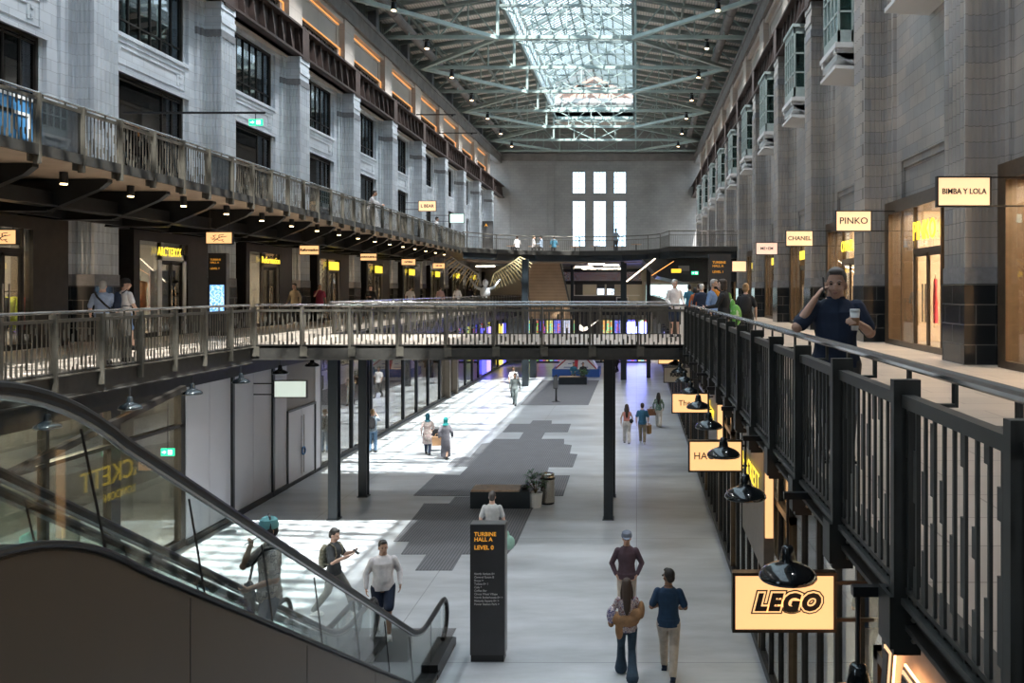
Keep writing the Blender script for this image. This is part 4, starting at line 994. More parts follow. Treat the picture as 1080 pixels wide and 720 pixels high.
# ================================================================== PENDANT LAMPS
def pendant(lab, x, y, zr, rod_top, arm=None, group='black pendant lamps'):
    """zr rim height; hangs by a rod to rod_top; arm: x of the bracket root"""
    t = thing('pendant_lamp', lab, 'lamp', (x, y, zr), 0, group)
    prof = [(.205, 0), (.215, .012), (.212, .03), (.195, .055), (.16, .082), (.11, .105), (.068, .122), (.060, .135), (.058, .16), (.05, .20), (.042, .235), (.03, .245), (.0, .247)]
    MB().use(M_enamel).lathe(prof, n=28, cap=False).build('lamp_shade', None, t, smooth=True)
    MB().use(mat('white_enamel', (.7, .62, .5), .4)).lathe([(.203, .004), (.19, .045), (.15, .072), (.10, .092), (.05, .105), (.0, .106)], n=28, cap=False).build('shade_lining', None, t, smooth=True)
    MB().ball((0, 0, .045), .045, .045, .05, 10, 7).build('bulb', M_bulb, t, smooth=True)
    MB().use(M_black0).tube([(0, 0, .24), (0, 0, rod_top - zr)], .012, 8).build('rod', None, t)
    if arm is not None:
        MB().use(M_steel).box(min(0, arm - x) - (.03 if arm > x else 0), max(0, arm - x) + (.03 if arm < x else 0), -.025, .025, rod_top - zr - .02, rod_top - zr + .03).build('bracket_arm', None, t)
    return t
p0 = pendant('x', 1.12, 4.27, -1.03, -.42, arm=1.36)
p0['label'] = 'black enamel pendant lamp cut by the lower picture edge, nearest under the tan walkway'
p0.location.z = -.68 
for i in range(1, 16):
    dup(p0, (1.12 + (.0 if i else 0), 4.27 + [0, 1.98, 4.40, 6.57, 8.8, 11.0, 13.2, 15.4, 17.6][i] if i < 9 else 4.27 + 17.6 + (i - 8) * 2.2, -.68), 0,
        ['', 'black enamel pendant lamp in front of the LEGO sign', 'black enamel pendant lamp between the LEGO and HACKETT signs', 'black enamel pendant lamp overlapping the right end of the HACKETT sign',
         'black enamel pendant lamp just above the HACKETT sign'][i] if i < 5 else f'black enamel pendant lamp under the tan walkway, {ORD[i]} of the row from the camera')
q0 = pendant('x', -9.85, 14.15, -.86, -.44)
for i in range(0, 20):
    y = 14.15 + 2.31 * i
    if i == 0: q0['label'] = 'black enamel pendant lamp under the pale-wall walkway, nearest of the row, behind the escalator handrail'
    else: dup(q0, (-9.85, y, -.86), 0, f'black enamel pendant lamp under the pale-wall walkway, {ORD[i]} of the row from the camera')

# ================================================================== ESCALATORS
TAN = math.tan(math.radians(30)); ET, EB = 4.72, 13.29
def zstep(y): return 0 if y < ET else (GZ if y > EB else -(y - ET) * TAN)
M_stepm = stripes('ribbed_step_metal', (.30, .30, .31), (.12, .12, .125), .024, 0, .4, metal=.7)
M_clad = mat('escalator_cladding', (.085, .070, .055), .42, metal=.25, noise=.05, nscale=.6)
def hrpath(o=0.0, h=.96):
    """handrail centre line: top newel, flat, slope, flat, bottom newel (y, z)"""
    p = []; r = .34
    for i in range(9): a = PI * i / 8; p.append((2.9 - math.sin(a) * r, h - r - math.cos(a) * -r * -1 if False else h - r - r * math.cos(a)))
    def arc(yc, zf, n=8):
        return []
    k = .55
    def S(y):   # smoothed height
        z = 0.0
        if y <= ET - k: z = 0
        elif y < ET + k * 1.6: t = (y - ET + k) / (2.6 * k); z = -(1.6 * k * TAN) * t * t
        elif y < EB - k: z = -(y - ET) * TAN
        elif y < EB + k: t = (y - EB + k) / (2 * k); z = GZ + k * TAN * (1 - t) ** 2
        else: z = GZ
        return z
    y = 2.9
    while y < 14.85: p.append((y, S(y) + h)); y += .15
    for i in range(9): a = PI * i / 8; p.append((14.85 + math.sin(a) * r, GZ + h - r + r * math.cos(a)))
    return p, S
HP, SF = hrpath()
def escalator(lab, xn, xf, near):
    """xn: handrail nearer the camera, xf: the farther one"""
    t = thing('escalator', lab, 'escalator', (0, 0, 0)); xs = (xn, xf)
    for i, x in enumerate(xs):
        b = MB().use(M_black0).tube([(x, y, z) for y, z in HP], .040, 10); b.build('handrail', None, t)
        b = MB().use(M_hand).tube([(x, y, z - .045 if 9 <= j < len(HP) - 9 else z) for j, (y, z) in enumerate(HP[8:-8], 9)], .022, 8); b.build('handrail_guide', None, t)
        # glass balustrade from skirt deck to handrail, in panes
        ys = [2.9 + .15 * j for j in range(80)]; ys = [y for y in ys if y < 14.9]
        vs = []; fs = []
        for y in ys:
            for s in (-.006, .006): vs += [(x + s, y, SF(y) + .10), (x + s, y, SF(y) + .92)]
        for j in range(len(ys) - 1):
            a = j * 4; c = a + 4; fs += [(a, c, c + 1, a + 1), (a + 2, a + 3, c + 3, c + 2)]
        n = 10
        for (yc, zc, sg) in ((2.9, .62, -1), (14.85, GZ + .62, 1)):
            base = len(vs); ring = [(yc, zc + .30)] + [(yc + sg * math.sin(PI * q / n) * .31, zc + math.cos(PI * q / n) * .31) for q in range(1, n)] + [(yc, zc - .31), (yc, zc - .52)]
            for s in (-.006, .006): vs += [(x + s, yy, zz) for yy, zz in ring]
            m = len(ring); fs += [tuple(base + q for q in range(m)), tuple(base + m + q for q in range(m))[::-1]]
        g = MB().use(M_glE); g.add(vs, fs); o = g.build('balustrade_glass', None, t)
        jn = MB().use(M_black0)
        for yj in (3.6, 5.3, 6.55, 7.8, 9.05, 10.3, 11.55, 12.8, 13.9): jn.bar((x, yj + .12, SF(yj) + .10), (x, yj - .12 if 4.5 < yj < 13.5 else yj + .12, SF(yj) + .92), .012, .010)
        jn.build('glass_joint', None, o)
        # skirt deck along the foot of the glass
        sg = 1 if i == 0 else -1
        d = MB().use(M_steelS if i else M_steel)
        for j in range(len(ys) - 1):
            a, c = ys[j], ys[j + 1]; x0, x1 = x - sg * .16, x + sg * .12
            za, zc = SF(a) + .06, SF(c) + .06
            d.add([(x0, a, za), (x1, a, za), (x1, c, zc), (x0, c, zc), (x0, a, za + .05), (x1, a, za + .05), (x1, c, zc + .05), (x0, c, zc + .05)],
                  [(3, 2, 1, 0), (4, 5, 6, 7), (0, 1, 5, 4), (1, 2, 6, 5), (2, 3, 7, 6), (3, 0, 4, 7)])
        d.build('skirt_deck', None, t)
        b = MB().use(M_black0).box(x - .14, x + .14, 13.9, 15.05, GZ, GZ + .24).prism([(15.05, GZ), (15.05, GZ + .24), (15.32, GZ + .12), (15.32, GZ)], x - .14, x + .14, 'x'); b.build('newel_base', None, t)
    # cladding of the outer side
    xc = xn + .13; ys = [0.5, 3.0] + [3.6 + .15 * j for j in range(69)]; c = MB().use(M_clad); ys = [y for y in ys if y < 13.9] + [14.0]
    for j in range(len(ys) - 1):
        a, e = ys[j], ys[j + 1]; ta, te = SF(a) + .07, SF(e) + .07; ba, be = max(GZ, min(ta, SF(a)) - 1.25), max(GZ, SF(e) - 1.25)
        for (x0, x1) in ((xc - .03, xc), (xf - .16, xf - .13)):
            c.add([(x0, a, ba), (x1, a, ba), (x1, e, be), (x0, e, be), (x0, a, ta), (x1, a, ta), (x1, e, te), (x0, e, te)], [(3, 2, 1, 0), (4, 5, 6, 7), (1, 2, 6, 5), (3, 0, 4, 7)])
        c.add([(xc, a, ba), (xf - .13, a, ba), (xf - .13, e, be), (xc, e, be)], [(0, 1, 2, 3)])
    if near:
        for yj in (4.0, 6.2, 8.4, 10.6): c.use(M_black0).box(xc, xc + .003, yj, yj + .008, max(GZ, SF(yj) - 1.2), SF(yj) + .05)
        rim = MB().use(M_steel).tube([(xc, y, SF(y) + .11) for y in ys if y > .6], .022, 8); rim.build('cladding_rim', None, t)
    c.build('cladding', None, t)
    # steps
    w0, w1 = xf + .10, xn - .10; D = .404; y = ET - .6
    sm = MB().use(M_stepm).box(w0, w1, 0, D, -.03, 0).use(M_steel).box(w0, w1, 0, .02, -.235, -.03)
    sm = MB().use(M_stepm).box(w0, w1, 0, D, -.03, 0).box(w0, w1, D - .012, D, -.24, -.03).mesh('step')
    n = int((EB + .5 - y) / D)
    for j in range(n):
        yy = y + j * D; zz = SF(yy + D / 2) ; ob('step', sm, t, (0, yy, zz))
    MB().use(M_stepm).box(w0 - .1, w1 + .1, EB + .3, 16.0, GZ, GZ + .012).build('landing_plate', None, t)
    MB().use(M_stepm).box(w0 - .1, w1 + .1, 2.0, ET - .55, 0.001, .012).build('landing_plate', None, t)
    return t
escalator('dark clad glass-sided escalator descending to the ground floor, the one nearer the camera', -3.40, -4.65, True)
escalator('glass-sided escalator running parallel behind the nearer one', -4.95, -6.20, False)

# ================================================================== FLOOR MATS
def mat_poly(lab, pts):
    P = [px(x, y, GZ) for x, y in pts]; c = P[0]
    b = MB().use(M_mat).prism([(p.x, p.y) for p in P], GZ + .001, GZ + .014, 'z')
    o = b.build('floor_mat'); tag(o, lab, 'mat'); return o
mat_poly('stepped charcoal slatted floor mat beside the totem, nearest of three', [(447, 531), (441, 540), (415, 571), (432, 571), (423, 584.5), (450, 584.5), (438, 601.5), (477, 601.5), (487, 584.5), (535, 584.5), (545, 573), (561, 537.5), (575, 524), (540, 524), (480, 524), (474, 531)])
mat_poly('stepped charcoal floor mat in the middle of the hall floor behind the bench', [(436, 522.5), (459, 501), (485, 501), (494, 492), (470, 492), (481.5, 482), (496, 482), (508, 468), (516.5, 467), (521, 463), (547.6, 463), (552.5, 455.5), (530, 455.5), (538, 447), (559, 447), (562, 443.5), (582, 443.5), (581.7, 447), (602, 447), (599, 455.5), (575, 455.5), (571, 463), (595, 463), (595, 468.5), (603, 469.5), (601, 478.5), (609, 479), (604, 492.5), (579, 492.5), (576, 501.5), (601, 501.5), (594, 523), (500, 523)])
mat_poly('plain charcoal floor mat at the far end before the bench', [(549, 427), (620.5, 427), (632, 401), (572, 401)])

# ================================================================== TOTEMS
def totem(lab, x0, x1, D, z0, h, deep, lines, screen=None, pale_side=True):
    t = thing('totem_sign', lab, 'information totem', (x0, D, z0)); w = x1 - x0
    MB().use(M_tot).box(0, w, 0, deep, .12, h).build('body', None, t)
    MB().use(M_black0).box(.01, w - .01, .01, deep - .01, 0, .12).build('plinth', None, t)
    if pale_side: MB().use(M_totS).box(w, w + .01, .01, deep, .12, h).box(0, w, 0, deep, h, h + .015).build('side_panel', None, t)
    for s, x, z, sz, m in lines: text('sign_lettering', s, sz, m, t, (x, -.004, z), (PI / 2, 0, 0), extrude=.003, bold=sz * .018, align='LEFT')
    if screen: MB().use(screen[0]).box(*screen[1]).build('map_screen', None, t)
    return t
M_lt = mat('white_letter', (.5, .5, .5), .5)
L0 = [('TURBINE', .07, 2.20, .095, M_org), ('HALL A', .07, 2.11, .095, M_org), ('LEVEL 0', .07, 1.97, .10, M_org)]
for i, s in enumerate(('North Atrium 0+', 'Control Room B', 'Shops >', 'Toilets 0+ 1', 'Cafe ^', 'Coffee Bar', 'Circus West Village', 'North Boilerhouse 0+ >', 'Malaysia Square 0+ >', 'Power Station Park >')): L0.append((s, .07, 1.52 - i * .058, .05, M_lt))
totem('dark grey free-standing totem reading TURBINE HALL A LEVEL 0', -2.86, -2.27, 14.56, GZ, 2.36, .26, L0)
M_screen = spotty('map_screen', [(.12, .35, .75), (.35, .6, .9), (.6, .7, .7), (.15, .4, .8)], 9, .4); bs = M_screen.node_tree.nodes['Principled BSDF']; rp = [n for n in M_screen.node_tree.nodes if n.type == 'VALTORGB'][0]
M_screen.node_tree.links.new(rp.outputs[0], bs.inputs['Emission Color']); bs.inputs['Emission Strength'].default_value = .9
totem('dark totem with a glowing blue map screen on the pale-side walkway', -13.62, -13.05, 26.9, 0, 2.62, .2, [('TURBINE', .07, 2.42, .085, M_org), ('HALL A', .07, 2.33, .085, M_org), ('LEVEL 1', .07, 2.14, .09, M_org)], (M_screen, (.06, .51, -.01, 0, .72, 1.62)))
totem('tall black totem with orange lettering on the tan walkway under the far platform', 3.05, 4.0, 35.6, 0, 2.98, .25, [('TURBINE', .16, 2.62, .14, M_org), ('HALL A', .16, 2.47, .14, M_org), ('LEVEL 1', .16, 2.22, .14, M_org)], None, False)
# brown totem on the far platform
totem('brown information panel standing on the far second-floor platform', -11.3, -10.5, 62, Z2, 2.4, .2, [('A', .2, 2.1, .3, M_org)], None, False)

# ================================================================== BENCHES, BIN, POST
def bench(lab, x0, x1, D, wood_to, rz=0):
    t = thing('bench', lab, 'bench', (x0, D, GZ)); w = x1 - x0
    MB().use(M_navy).box(0, w, 0, .75, 0, .50).build('body', None, t)
    MB().use(mat('bench_timber', (.40, .28, .19), .5, noise=.2, nscale=12)).box(.02, w * wood_to, .02, .73, .50, .55).build('seat', None, t)
    MB().use(M_black0).box(w * wood_to + .04, w - .02, .02, .73, .50, .515).build('planter_tray', None, t)
    return t
def plant(lab, c, r, h, n=70, seed=1, pot=None):
    t = thing('potted_plant', lab, 'plant', c); q = random.Random(seed)
    if pot: MB().use(pot[2]).lathe([(pot[0] * .8, 0), (pot[0], pot[1]), (pot[0] * .9, pot[1]), (pot[0] * .85, pot[1] - .05)], n=16).build('pot', None, t)
    z0 = pot[1] if pot else 0; st = MB().use(mat('stem_brown', (.09, .07, .03), .8)); lf = MB().use(M_leaf)
    for i in range(n):
        a = q.uniform(0, 2 * PI); e = q.uniform(.05, 1); rr = r * q.uniform(.5, 1) * math.sin(e * PI * .5 + .3); p = Vector((rr * math.cos(a), rr * math.sin(a), z0 + h * q.uniform(.25, 1)))
        if i % 4 == 0: st.tube([(0, 0, z0 - .02), (p.x * .5, p.y * .5, (z0 + p.z) / 2 + .05), tuple(p)], .006, 5)
        for k in range(4):
            o = p + Vector((q.uniform(-1, 1), q.uniform(-1, 1), q.uniform(-.8, .8))) * r * .22; d = Vector((math.cos(a + q.uniform(-1, 1)), math.sin(a + q.uniform(-1, 1)), q.uniform(-.4, .7))).normalized() * r * .24; s = d.cross(Vector((0, 0, 1))).normalized() * r * .10
            lf.add([o, o + d * .5 + s, o + d, o + d * .5 - s], [(0, 1, 2, 3)])
    st.build('stem', None, t); lf.build('foliage', None, t); return t
bench('long dark box bench with a timber top and planting end on the hall floor', -4.86, -3.12, 24.75, .82)
plant('bushy green plant at the end of the nearer dark bench', (-2.98, 25.0, GZ), .32, .62, 90, 3, (.22, .42, M_whiteP))
t = thing('litter_bin', 'round brushed steel litter bin with a black rim beside the bench', 'bin', (-2.66, 25.4, GZ))
MB().use(M_steelS).lathe([(.215, .06), (.215, .74)], n=24).build('body', None, t); MB().use(M_black0).lathe([(.2, 0), (.2, .06)], n=24).lathe([(.22, .74), (.22, .80)], n=24).build('band', None, t)
MB().use(M_steelS).lathe([(.21, .80), (.20, .90), (.14, .92), (.12, .86)], n=24).build('lid', None, t)
t = thing('backpack', 'black bag lying on the end of the nearer bench', 'bag', (-3.30, 25.05, GZ + .515)); MB().use(M_black0).ball((0, 0, .07), .14, .12, .075).build('body', None, t, smooth=True); MB().use(mat('grey_strap', (.3, .3, .3), .7)).tube([(-.1, -.08, .08), (0, -.1, .16), (.1, -.08, .08)], .012, 6).build('strap', None, t)
bench('dark box bench with planting far down the hall floor', -5.25, -3.35, 57.2, .75)
plant('round green shrub on the end of the far dark bench', (-3.6, 57.5, GZ + .515), .42, .5, 70, 8)
t = thing('sign_post', 'slim post with a tilted oval sign on the far floor mat', 'sign', (-4.6, 48.6, GZ))
MB().use(M_black0).box(-.05, .05, -.03, .03, 0, 1.55).build('pole', None, t); MB().use(M_black0).lathe([(.25, 0), (.25, .03)], n=16).build('base', None, t)
MB().use(M_tot).box(-.16, .10, -.06, -.03, .75, 1.5).build('sign_plate', None, t); MB().use(M_totS).box(-.14, .08, -.07, -.06, .8, 1.45).build('notice', None, t)
# union-flag seating island
t = thing('display_tent', 'white ridge display with a union flag on a blue base, far down the floor', 'display', (-4.45, 62.3, GZ))
MB().use(mat('display_blue', (.03, .10, .36), .5)).box(-1.75, 1.75, 0, 2.6, 0, .58).build('base', None, t)
ap = 1.75
MB().use(mat('display_white', (.72, .72, .74), .6)).add([(-1.55, .1, .58), (1.55, .1, .58), (.9, 1.3, ap), (-.9, 1.3, ap), (-1.55, 2.5, .58), (1.55, 2.5, .58)], [(0, 1, 2, 3), (5, 4, 3, 2), (1, 5, 2), (4, 0, 3)]).build('ridge', None, t)
fl = Matrix.Rotation(math.atan2(1.17, 1.2), 4, 'X'); 
def flag_bar(b, p, q, w):
    P = [Vector((v[0], .1 + v[1] * 1.2 - .02, .58 + v[1] * 1.17 + .02)) for v in (p, q)]; b.bar(P[0], P[1], w, w * .15 + .01)
b = MB().use(mat('flag_red', (.45, .03, .05), .6)); flag_bar(b, (0, 0), (0, 1), .26)
flag_bar(b, (-1.5, .02), (-.25, .95), .12); flag_bar(b, (1.5, .02), (.25, .95), .12); b.build('red_stripe', None, t)
b = MB().use(mat('flag_blue', (.03, .07, .28), .6))
for s in (-1, 1): flag_bar(b, (s * .35, .1), (s * .9, .1), .16); flag_bar(b, (s * .35, .3), (s * .6, .3), .16); flag_bar(b, (s * 1.15, .62), (s * .75, .92), .14)
b.build('blue_patch', None, t)

# ================================================================== WINGED SCULPTURE
t = thing('winged_sculpture', 'silver winged human figure sculpture with spread openwork gold-and-silver wings', 'sculpture', (-10.35, 58.0, 0))
MB().use(M_steel).box(-.5, .5, -.5, .5, 0, .12).lathe([(.32, .12), (.26, .2), (.24, .75), (.3, .85)], n=16).build('pedestal', None, t)
M_sil = mat('polished_silver', (.74, .76, .80), .3, metal=.35); M_gold = mat('gilt_wire', (.90, .74, .42), .35, metal=.3)
b = MB().use(M_sil); b.ball((0, 0, 1.95), .21, .21, .26, 14, 10); b.tube([(0, 0, 1.72), (0, 0, 1.62)], .09, 8); b.ball((0, 0, 1.3), .36, .2, .42, 14, 9); b.ball((0, 0, .95), .26, .18, .3, 12, 8)
for s in (-1, 1): b.tube([(s * .3, 0, 1.5), (s * .62, -.1, 1.65), (s * .95, -.05, 2.1)], [.11, .08, .05], 8); b.ball((s * .99, -.05, 2.16), .07)
b.build('figure', None, t, smooth=True)
for s in (-1, 1):
    b = MB().use(M_sil if s < 0 else M_gold); g = MB().use(M_gold)
    root = Vector((s * .35, .15, 1.7)); tip = Vector((s * 2.35, .2, 3.75))
    lead = [Vector((s * .3, .15, 1.75)), Vector((s * .55, .15, 2.55)), Vector((s * 1.1, .18, 2.95)), Vector((s * 1.75, .2, 3.3)), tip]
    b.tube(lead, [.05, .06, .06, .05, .02], 8)
    def lp(u):
        u = u * 4; i = min(3, int(u)); return lead[i].lerp(lead[i + 1], u - i)
    for i in range(15):
        u = .15 + .85 * i / 14; a = lp(u); L = .55 + .75 * math.sin(u * PI * .8); d = Vector((s * (.15 + .6 * u), .02, -(1.0 - .55 * u))).normalized()
        e = a + d * L; (b if i % 2 else g).tube([a, a.lerp(e, .5) + Vector((s * .05, .03, 0)), e], [.036, .04, .014], 5)
    for v in (.3, .6): b.tube([lp(.15 + .85 * i / 10) + Vector((s * (.15 + .6 * (.15 + .85 * i / 10)), .02, -(1.0 - .55 * (.15 + .85 * i / 10)))).normalized() * v for i in range(11)], .018, 5)
    b.build('wing', None, t); g.build('gilt_feather', None, t)

# ================================================================== FAR STRUCTURES ON THE FIRST FLOOR
for i, (x, D, w_) in enumerate(((-7.4, 56.5, .42), (-7.55, 62, .45), (-.9, 60.5, .42), (.9, 62, .3), (-5.3, 70, .25))):
    o = MB().use(M_navy).box(-w_ / 2, w_ / 2, -w_ / 2, w_ / 2, GZ if D < 74 and x < 1.4 and i in (0, 1, 2, 3, 4) else 0, Z2 - .6).build('steel_column', None, None, (x, D, 0)); tag(o, f'blue-black column holding up the far second-floor platform, {ORD[i]}', 'column', None, 'structure')
t = thing('stair_enclosure', 'tapering timber-clad stair enclosure under the far second-floor platform', 'staircase', (-6.6, 60.9, 0))
MB().use(M_wood).prism([(-1.15, -.6), (1.95, -.6), (1.1, Z2 - .7), (-1.15, Z2 - .7)], 0, .25, 'y').build('front_panel', None, t)
MB().use(M_wood).prism([(-1.15, Z2 - .7), (-1.9, Z2 - .7), (-1.25, -.6), (-1.15, -.6)], .1, 4.0, 'y').build('side_panel', None, t)
MB().use(M_rail).bar((1.16, -.05, Z2 - .75), (1.95, -.05, -.1), .12, .12).build('rail', None, t); MB().use(M_rail).bar((-1.95, -.05, Z2 - .75), (-1.2, -.05, .2), .1, .1).build('rail', None, t)
t = thing('display_wall', 'printed graphic band hung between floors at the far end', 'graphic panel', (-4.4, 72, 2.25))
MB().use(spotty('mosaic_print', [(.5, .5, .52), (.08, .09, .12), (.45, .15, .12), (.75, .75, .75), (.2, .25, .4)], 6)).box(-4.6, 4.8, 0, .1, 0, .75).build('print', None, t)
MB().use(M_steel).box(-4.7, 4.9, -.05, .15, -.3, 0).box(-4.7, 4.9, -.05, .15, .75, 1.0).build('frame', None, t)
struct('wall_back', MB().use(mat('cream_far_wall', (.52, .50, .44), .7)).box(-8.0, 1.0, 84, 84.2, .0, 3.9).box(1.0, 7.2, 84, 84.2, 2.0, 3.9).box(5.3, 7.2, 84, 84.2, 0, 2.0).box(-16, -8.0, 84, 84.2, 0, 3.9), None, 'cream partition behind the far first-floor cafe', 'wall')
t = thing('glazed_entrance', 'bright glazed entrance doors at the far end of the first floor', 'entrance', (.9, 84.0, 0))
MB().use(M_whiteP).box(-.15, 4.3, -.1, 0, 0, .08).box(-.15, 0, -.1, 0, 0, 2.3).box(4.2, 4.35, -.1, 0, 0, 2.3).box(-.15, 4.35, -.1, 0, 2.05, 2.3).box(1.4, 1.46, -.1, 0, 0, 2.05).box(2.8, 2.86, -.1, 0, 0, 2.05).build('frame', None, t)
MB().use(M_gl).box(0, 4.2, -.05, -.04, .08, 2.05).build('glass_pane', None, t)
o = MB().use(emis('daylight_glow', (.75, .95, 1.0), 1.6)).box(.6, 5.6, 86, 86.1, 0, 2.6).build('daylight_panel'); tag(o, 'glowing panel standing in for daylight behind the far first-floor entrance', 'window', None, 'structure')  # glowing sheet: outdoor daylight is put into its emission
t = thing('kiosk', 'grey cafe counter with glass screen and two lit menu panels at the far end', 'kiosk', (-5.7, 76, 0))
MB().use(M_tot).box(0, 4.7, 0, 1, 0, .95).build('counter', None, t); MB().use(M_whiteP).box(-.05, 6.0, -.1, 1.0, .95, 1.02).build('worktop', None, t)
for x in (.1, 2.1, 3.0): MB().use(M_tot).box(x, x + .72, 1.2, 1.5, .95, 2.6).build('menu_board', None, t)
for x in (2.1, 3.0): MB().use(emis('menu_glow', (.75, .85, 1), 1.3)).box(x + .05, x + .67, 1.15, 1.2, 1.05, 1.6).build('lit_panel', None, t)
MB().use(M_whiteP).box(3.9, 5.0, -.12, -.08, .3, .85).use(M_black0).box(4.0, 4.4, -.14, -.12, .45, .75).box(4.5, 4.9, -.14, -.12, .45, .75).build('logo_panel', None, t)
plant('dark leafy plant on the far cafe counter', (-1.2, 76.5, 1.02), .35, .8, 40, 4); plant('small plant on the middle of the far cafe counter', (-2.2, 76.5, 1.02), .3, .6, 40, 5)
# hanging direction signs at the far end
t = thing('direction_sign', 'yellow hanging direction sign under the far platform', 'sign', (1.95, 47.0, 2.42)); MB().use(mat('sign_yellow', (.85, .55, .02), .5, emit=(1, .65, .05), estr=.6)).box(0, .55, 0, .05, 0, .22).build('panel', None, t); MB().use(M_black0).box(.5, .95, .0, .05, -.06, .06).build('arrow_plate', None, t); MB().tube([(.3, .02, .22), (.3, .02, 1.3)], .01, 5).build('hanger_rod', M_steel, t)
t = thing('direction_sign', 'grey hanging panel beside the yellow direction sign', 'sign', (2.4, 48.0, 2.55)); MB().use(M_totS).box(0, .62, 0, .05, 0, .3).build('panel', None, t); MB().tube([(.3, .02, .3), (.3, .02, 1.3)], .01, 5).build('hanger_rod', M_steel, t)
def exit_sign(lab, loc, rz=0, w=.42, h=.2, hang=None):
    t = thing('exit_sign', lab, 'exit sign', loc, rz); MB().use(M_exit).box(0, w, 0, .04, 0, h).build('lit_face', None, t)
    b = MB().use(emis('exit_white', (1, 1, 1), 1.2)); b.box(w * .1, w * .35, -.006, 0, h * .45, h * .58).add([(w * .25, -.005, h * .28), (w * .25, -.005, h * .75), (w * .42, -.005, h * .52)], [(0, 1, 2)])
    b.box(w * .56, w * .86, -.006, 0, h * .2, h * .8).build('pictogram', None, t)
    b = MB().use(M_exit).ball((w * .7, -.008, h * .66), .02, .004, .02).bar((w * .7, -.008, h * .62), (w * .67, -.008, h * .4), .02, .006).bar((w * .67, -.008, h * .4), (w * .76, -.008, h * .25), .014, .006).bar((w * .67, -.008, h * .4), (w * .62, -.008, h * .26), .014, .006).build('running_figure', None, t)
    if hang: MB().use(M_steel).bar((w / 2, .02, h), (w / 2, .02, hang), .015).build('hanger_rod', None, t)
    return t
exit_sign('green running-man exit sign by the ground-floor hoarding on the pale side', (-10.85, 19.3, GZ + 2.62), 0, .30, .17, 1.2)
exit_sign('green exit sign on an arm above the second-floor walkway', (-12.0, 26.2, 6.55), 0, .42, .2)
MB_ = MB().use(M_steel).bar((-15.9, 26.22, 6.95), (-11.5, 26.22, 6.95), .06).bar((-11.8, 26.22, 6.95), (-11.8, 26.22, 6.75), .02).build('wall_bracket', None); tag(MB_, 'thin dark arm carrying the second-floor exit sign', 'bracket')
exit_sign('small green exit sign under the far platform by the tan wall', (3.2, 49.0, 2.35), 0, .4, .2, 1.2)
for i, (x, D, z) in enumerate(((-14.3, 31.2, 13.9), (-14.3, 60, 13.9), (-14.3, 67, 13.9))):
    o = MB().use(M_steel).bar((-15.6, D, z), (-13.0 + i * .2, D, z), .07).tube([(-13.05, D, z), (-13.05, D, z - .12)], .07, 8).build('lamp_arm', None); tag(o, f'thin dark lamp arm projecting over the pale crane beam, {ORD[i]}', 'bracket')
# thin cable and small grey lightbox blank sign below the pale walkway
t = lightbox('blank grey-green lit sign in a black frame hanging under the pale-wall walkway', -10.68, -9.70, 24.9, -1.72, -1.20, face=emis('blank_face', (.55, .62, .55), .55), armx=-11.3)
# diagonal sloping beam in front of the hoarding seen under the walkway
o = MB().use(M_dark).bar((-9.95, 18.6, -.7), (-9.95, 12.5, -1.6), .12, .12).build('brace', None); tag(o, 'dark sloping steel brace under the pale-wall walkway', 'brace')
# oriel windows on the tan wall
M_oriel = mat('oriel_green', (.30, .36, .35), .45, noise=.08)
M_fr = glass('frosted_oriel_glass', (.55, .68, .66), 1.6, rough=.08, extra=.08)
def oriel(lab, y0):
    t = thing('oriel_window', lab, 'bay window', (6.2, y0, 0), 0, 'green oriel windows'); W, Dp = 2.0, 1.0
    f = MB().use(M_oriel)
    for z0, z1 in ((9.05, 9.45), (11.55, 11.85), (10.0, 10.06), (10.75, 10.81)): f.box(0, Dp, 0, .06, z0, z1).box(0, Dp, W - .06, W, z0, z1).box(0, .06, 0, W, z0, z1)
    for x in (0, .42, .9): f.box(x, x + .07, 0, .07, 9.05, 11.85).box(x, x + .07, W - .07, W, 9.05, 11.85)
    for y in (.48, .97, 1.45): f.box(0, .06, y, y + .06, 9.05, 11.85)
    f.box(-.06, Dp, -.06, W + .06, 11.80, 11.92); f.build('frame', None, t)
    MB().use(M_fr).box(.02, .04, .05, W - .05, 9.4, 11.6).box(.05, Dp, .02, .04, 9.4, 11.6).box(.05, Dp, W - .04, W - .02, 9.4, 11.6).build('glass_pane', None, t)
    c = MB().use(mat('white_corbel', (.62, .62, .62), .5)).box(-.10, Dp, -.10, W + .10, 8.9, 9.05)
    c.prism([(-.08, 8.9), (Dp, 8.9), (Dp, 8.25), (.12, 8.62), (-.08, 8.75)], .02, .22, 'y').prism([(-.08, 8.9), (Dp, 8.9), (Dp, 8.25), (.12, 8.62), (-.08, 8.75)], W - .22, W - .02, 'y')
    c.box(-.02, Dp, .02, W - .02, 8.55, 8.75).prism([(-.1, 8.26), (Dp, 8.2), (Dp, 8.32), (-.1, 8.36)], -.06, W + .06, 'y')
    c.build('corbel', None, t)
    return t
o0 = oriel('x', 26.0 - BAY); o0['label'] = 'green glazed oriel window on a white corbel, nearest one, high on the tan wall'
for k in range(1, 10): dup(o0, (6.2, 26.0 - BAY + k * BAY, 0), 0, f'green glazed oriel window on a white corbel, {ORD[k]} along the tan wall')
# blue poster behind the second-floor railing
t = thing('banner', 'blue banner with white strokes behind the second-floor railing at the picture edge', 'banner', (X2 - .35, 14.2, Z2))
MB().use(mat('banner_blue', (.05, .20, .42), .6)).box(-.04, 0, 0, 2.25, .0, .98).build('cloth', None, t)
b = MB().use(M_whiteP); b.box(0, .01, .0, 2.25, .92, .98).box(0, .01, .55, .62, .1, .75).box(0, .01, 1.1, 1.5, .62, .68).box(0, .01, 1.85, 1.92, .1, .62).box(0, .01, 1.1, 1.92, .62, .68).box(0, .01, .2, .62, .7, .76); b.build('white_stroke', None, t)
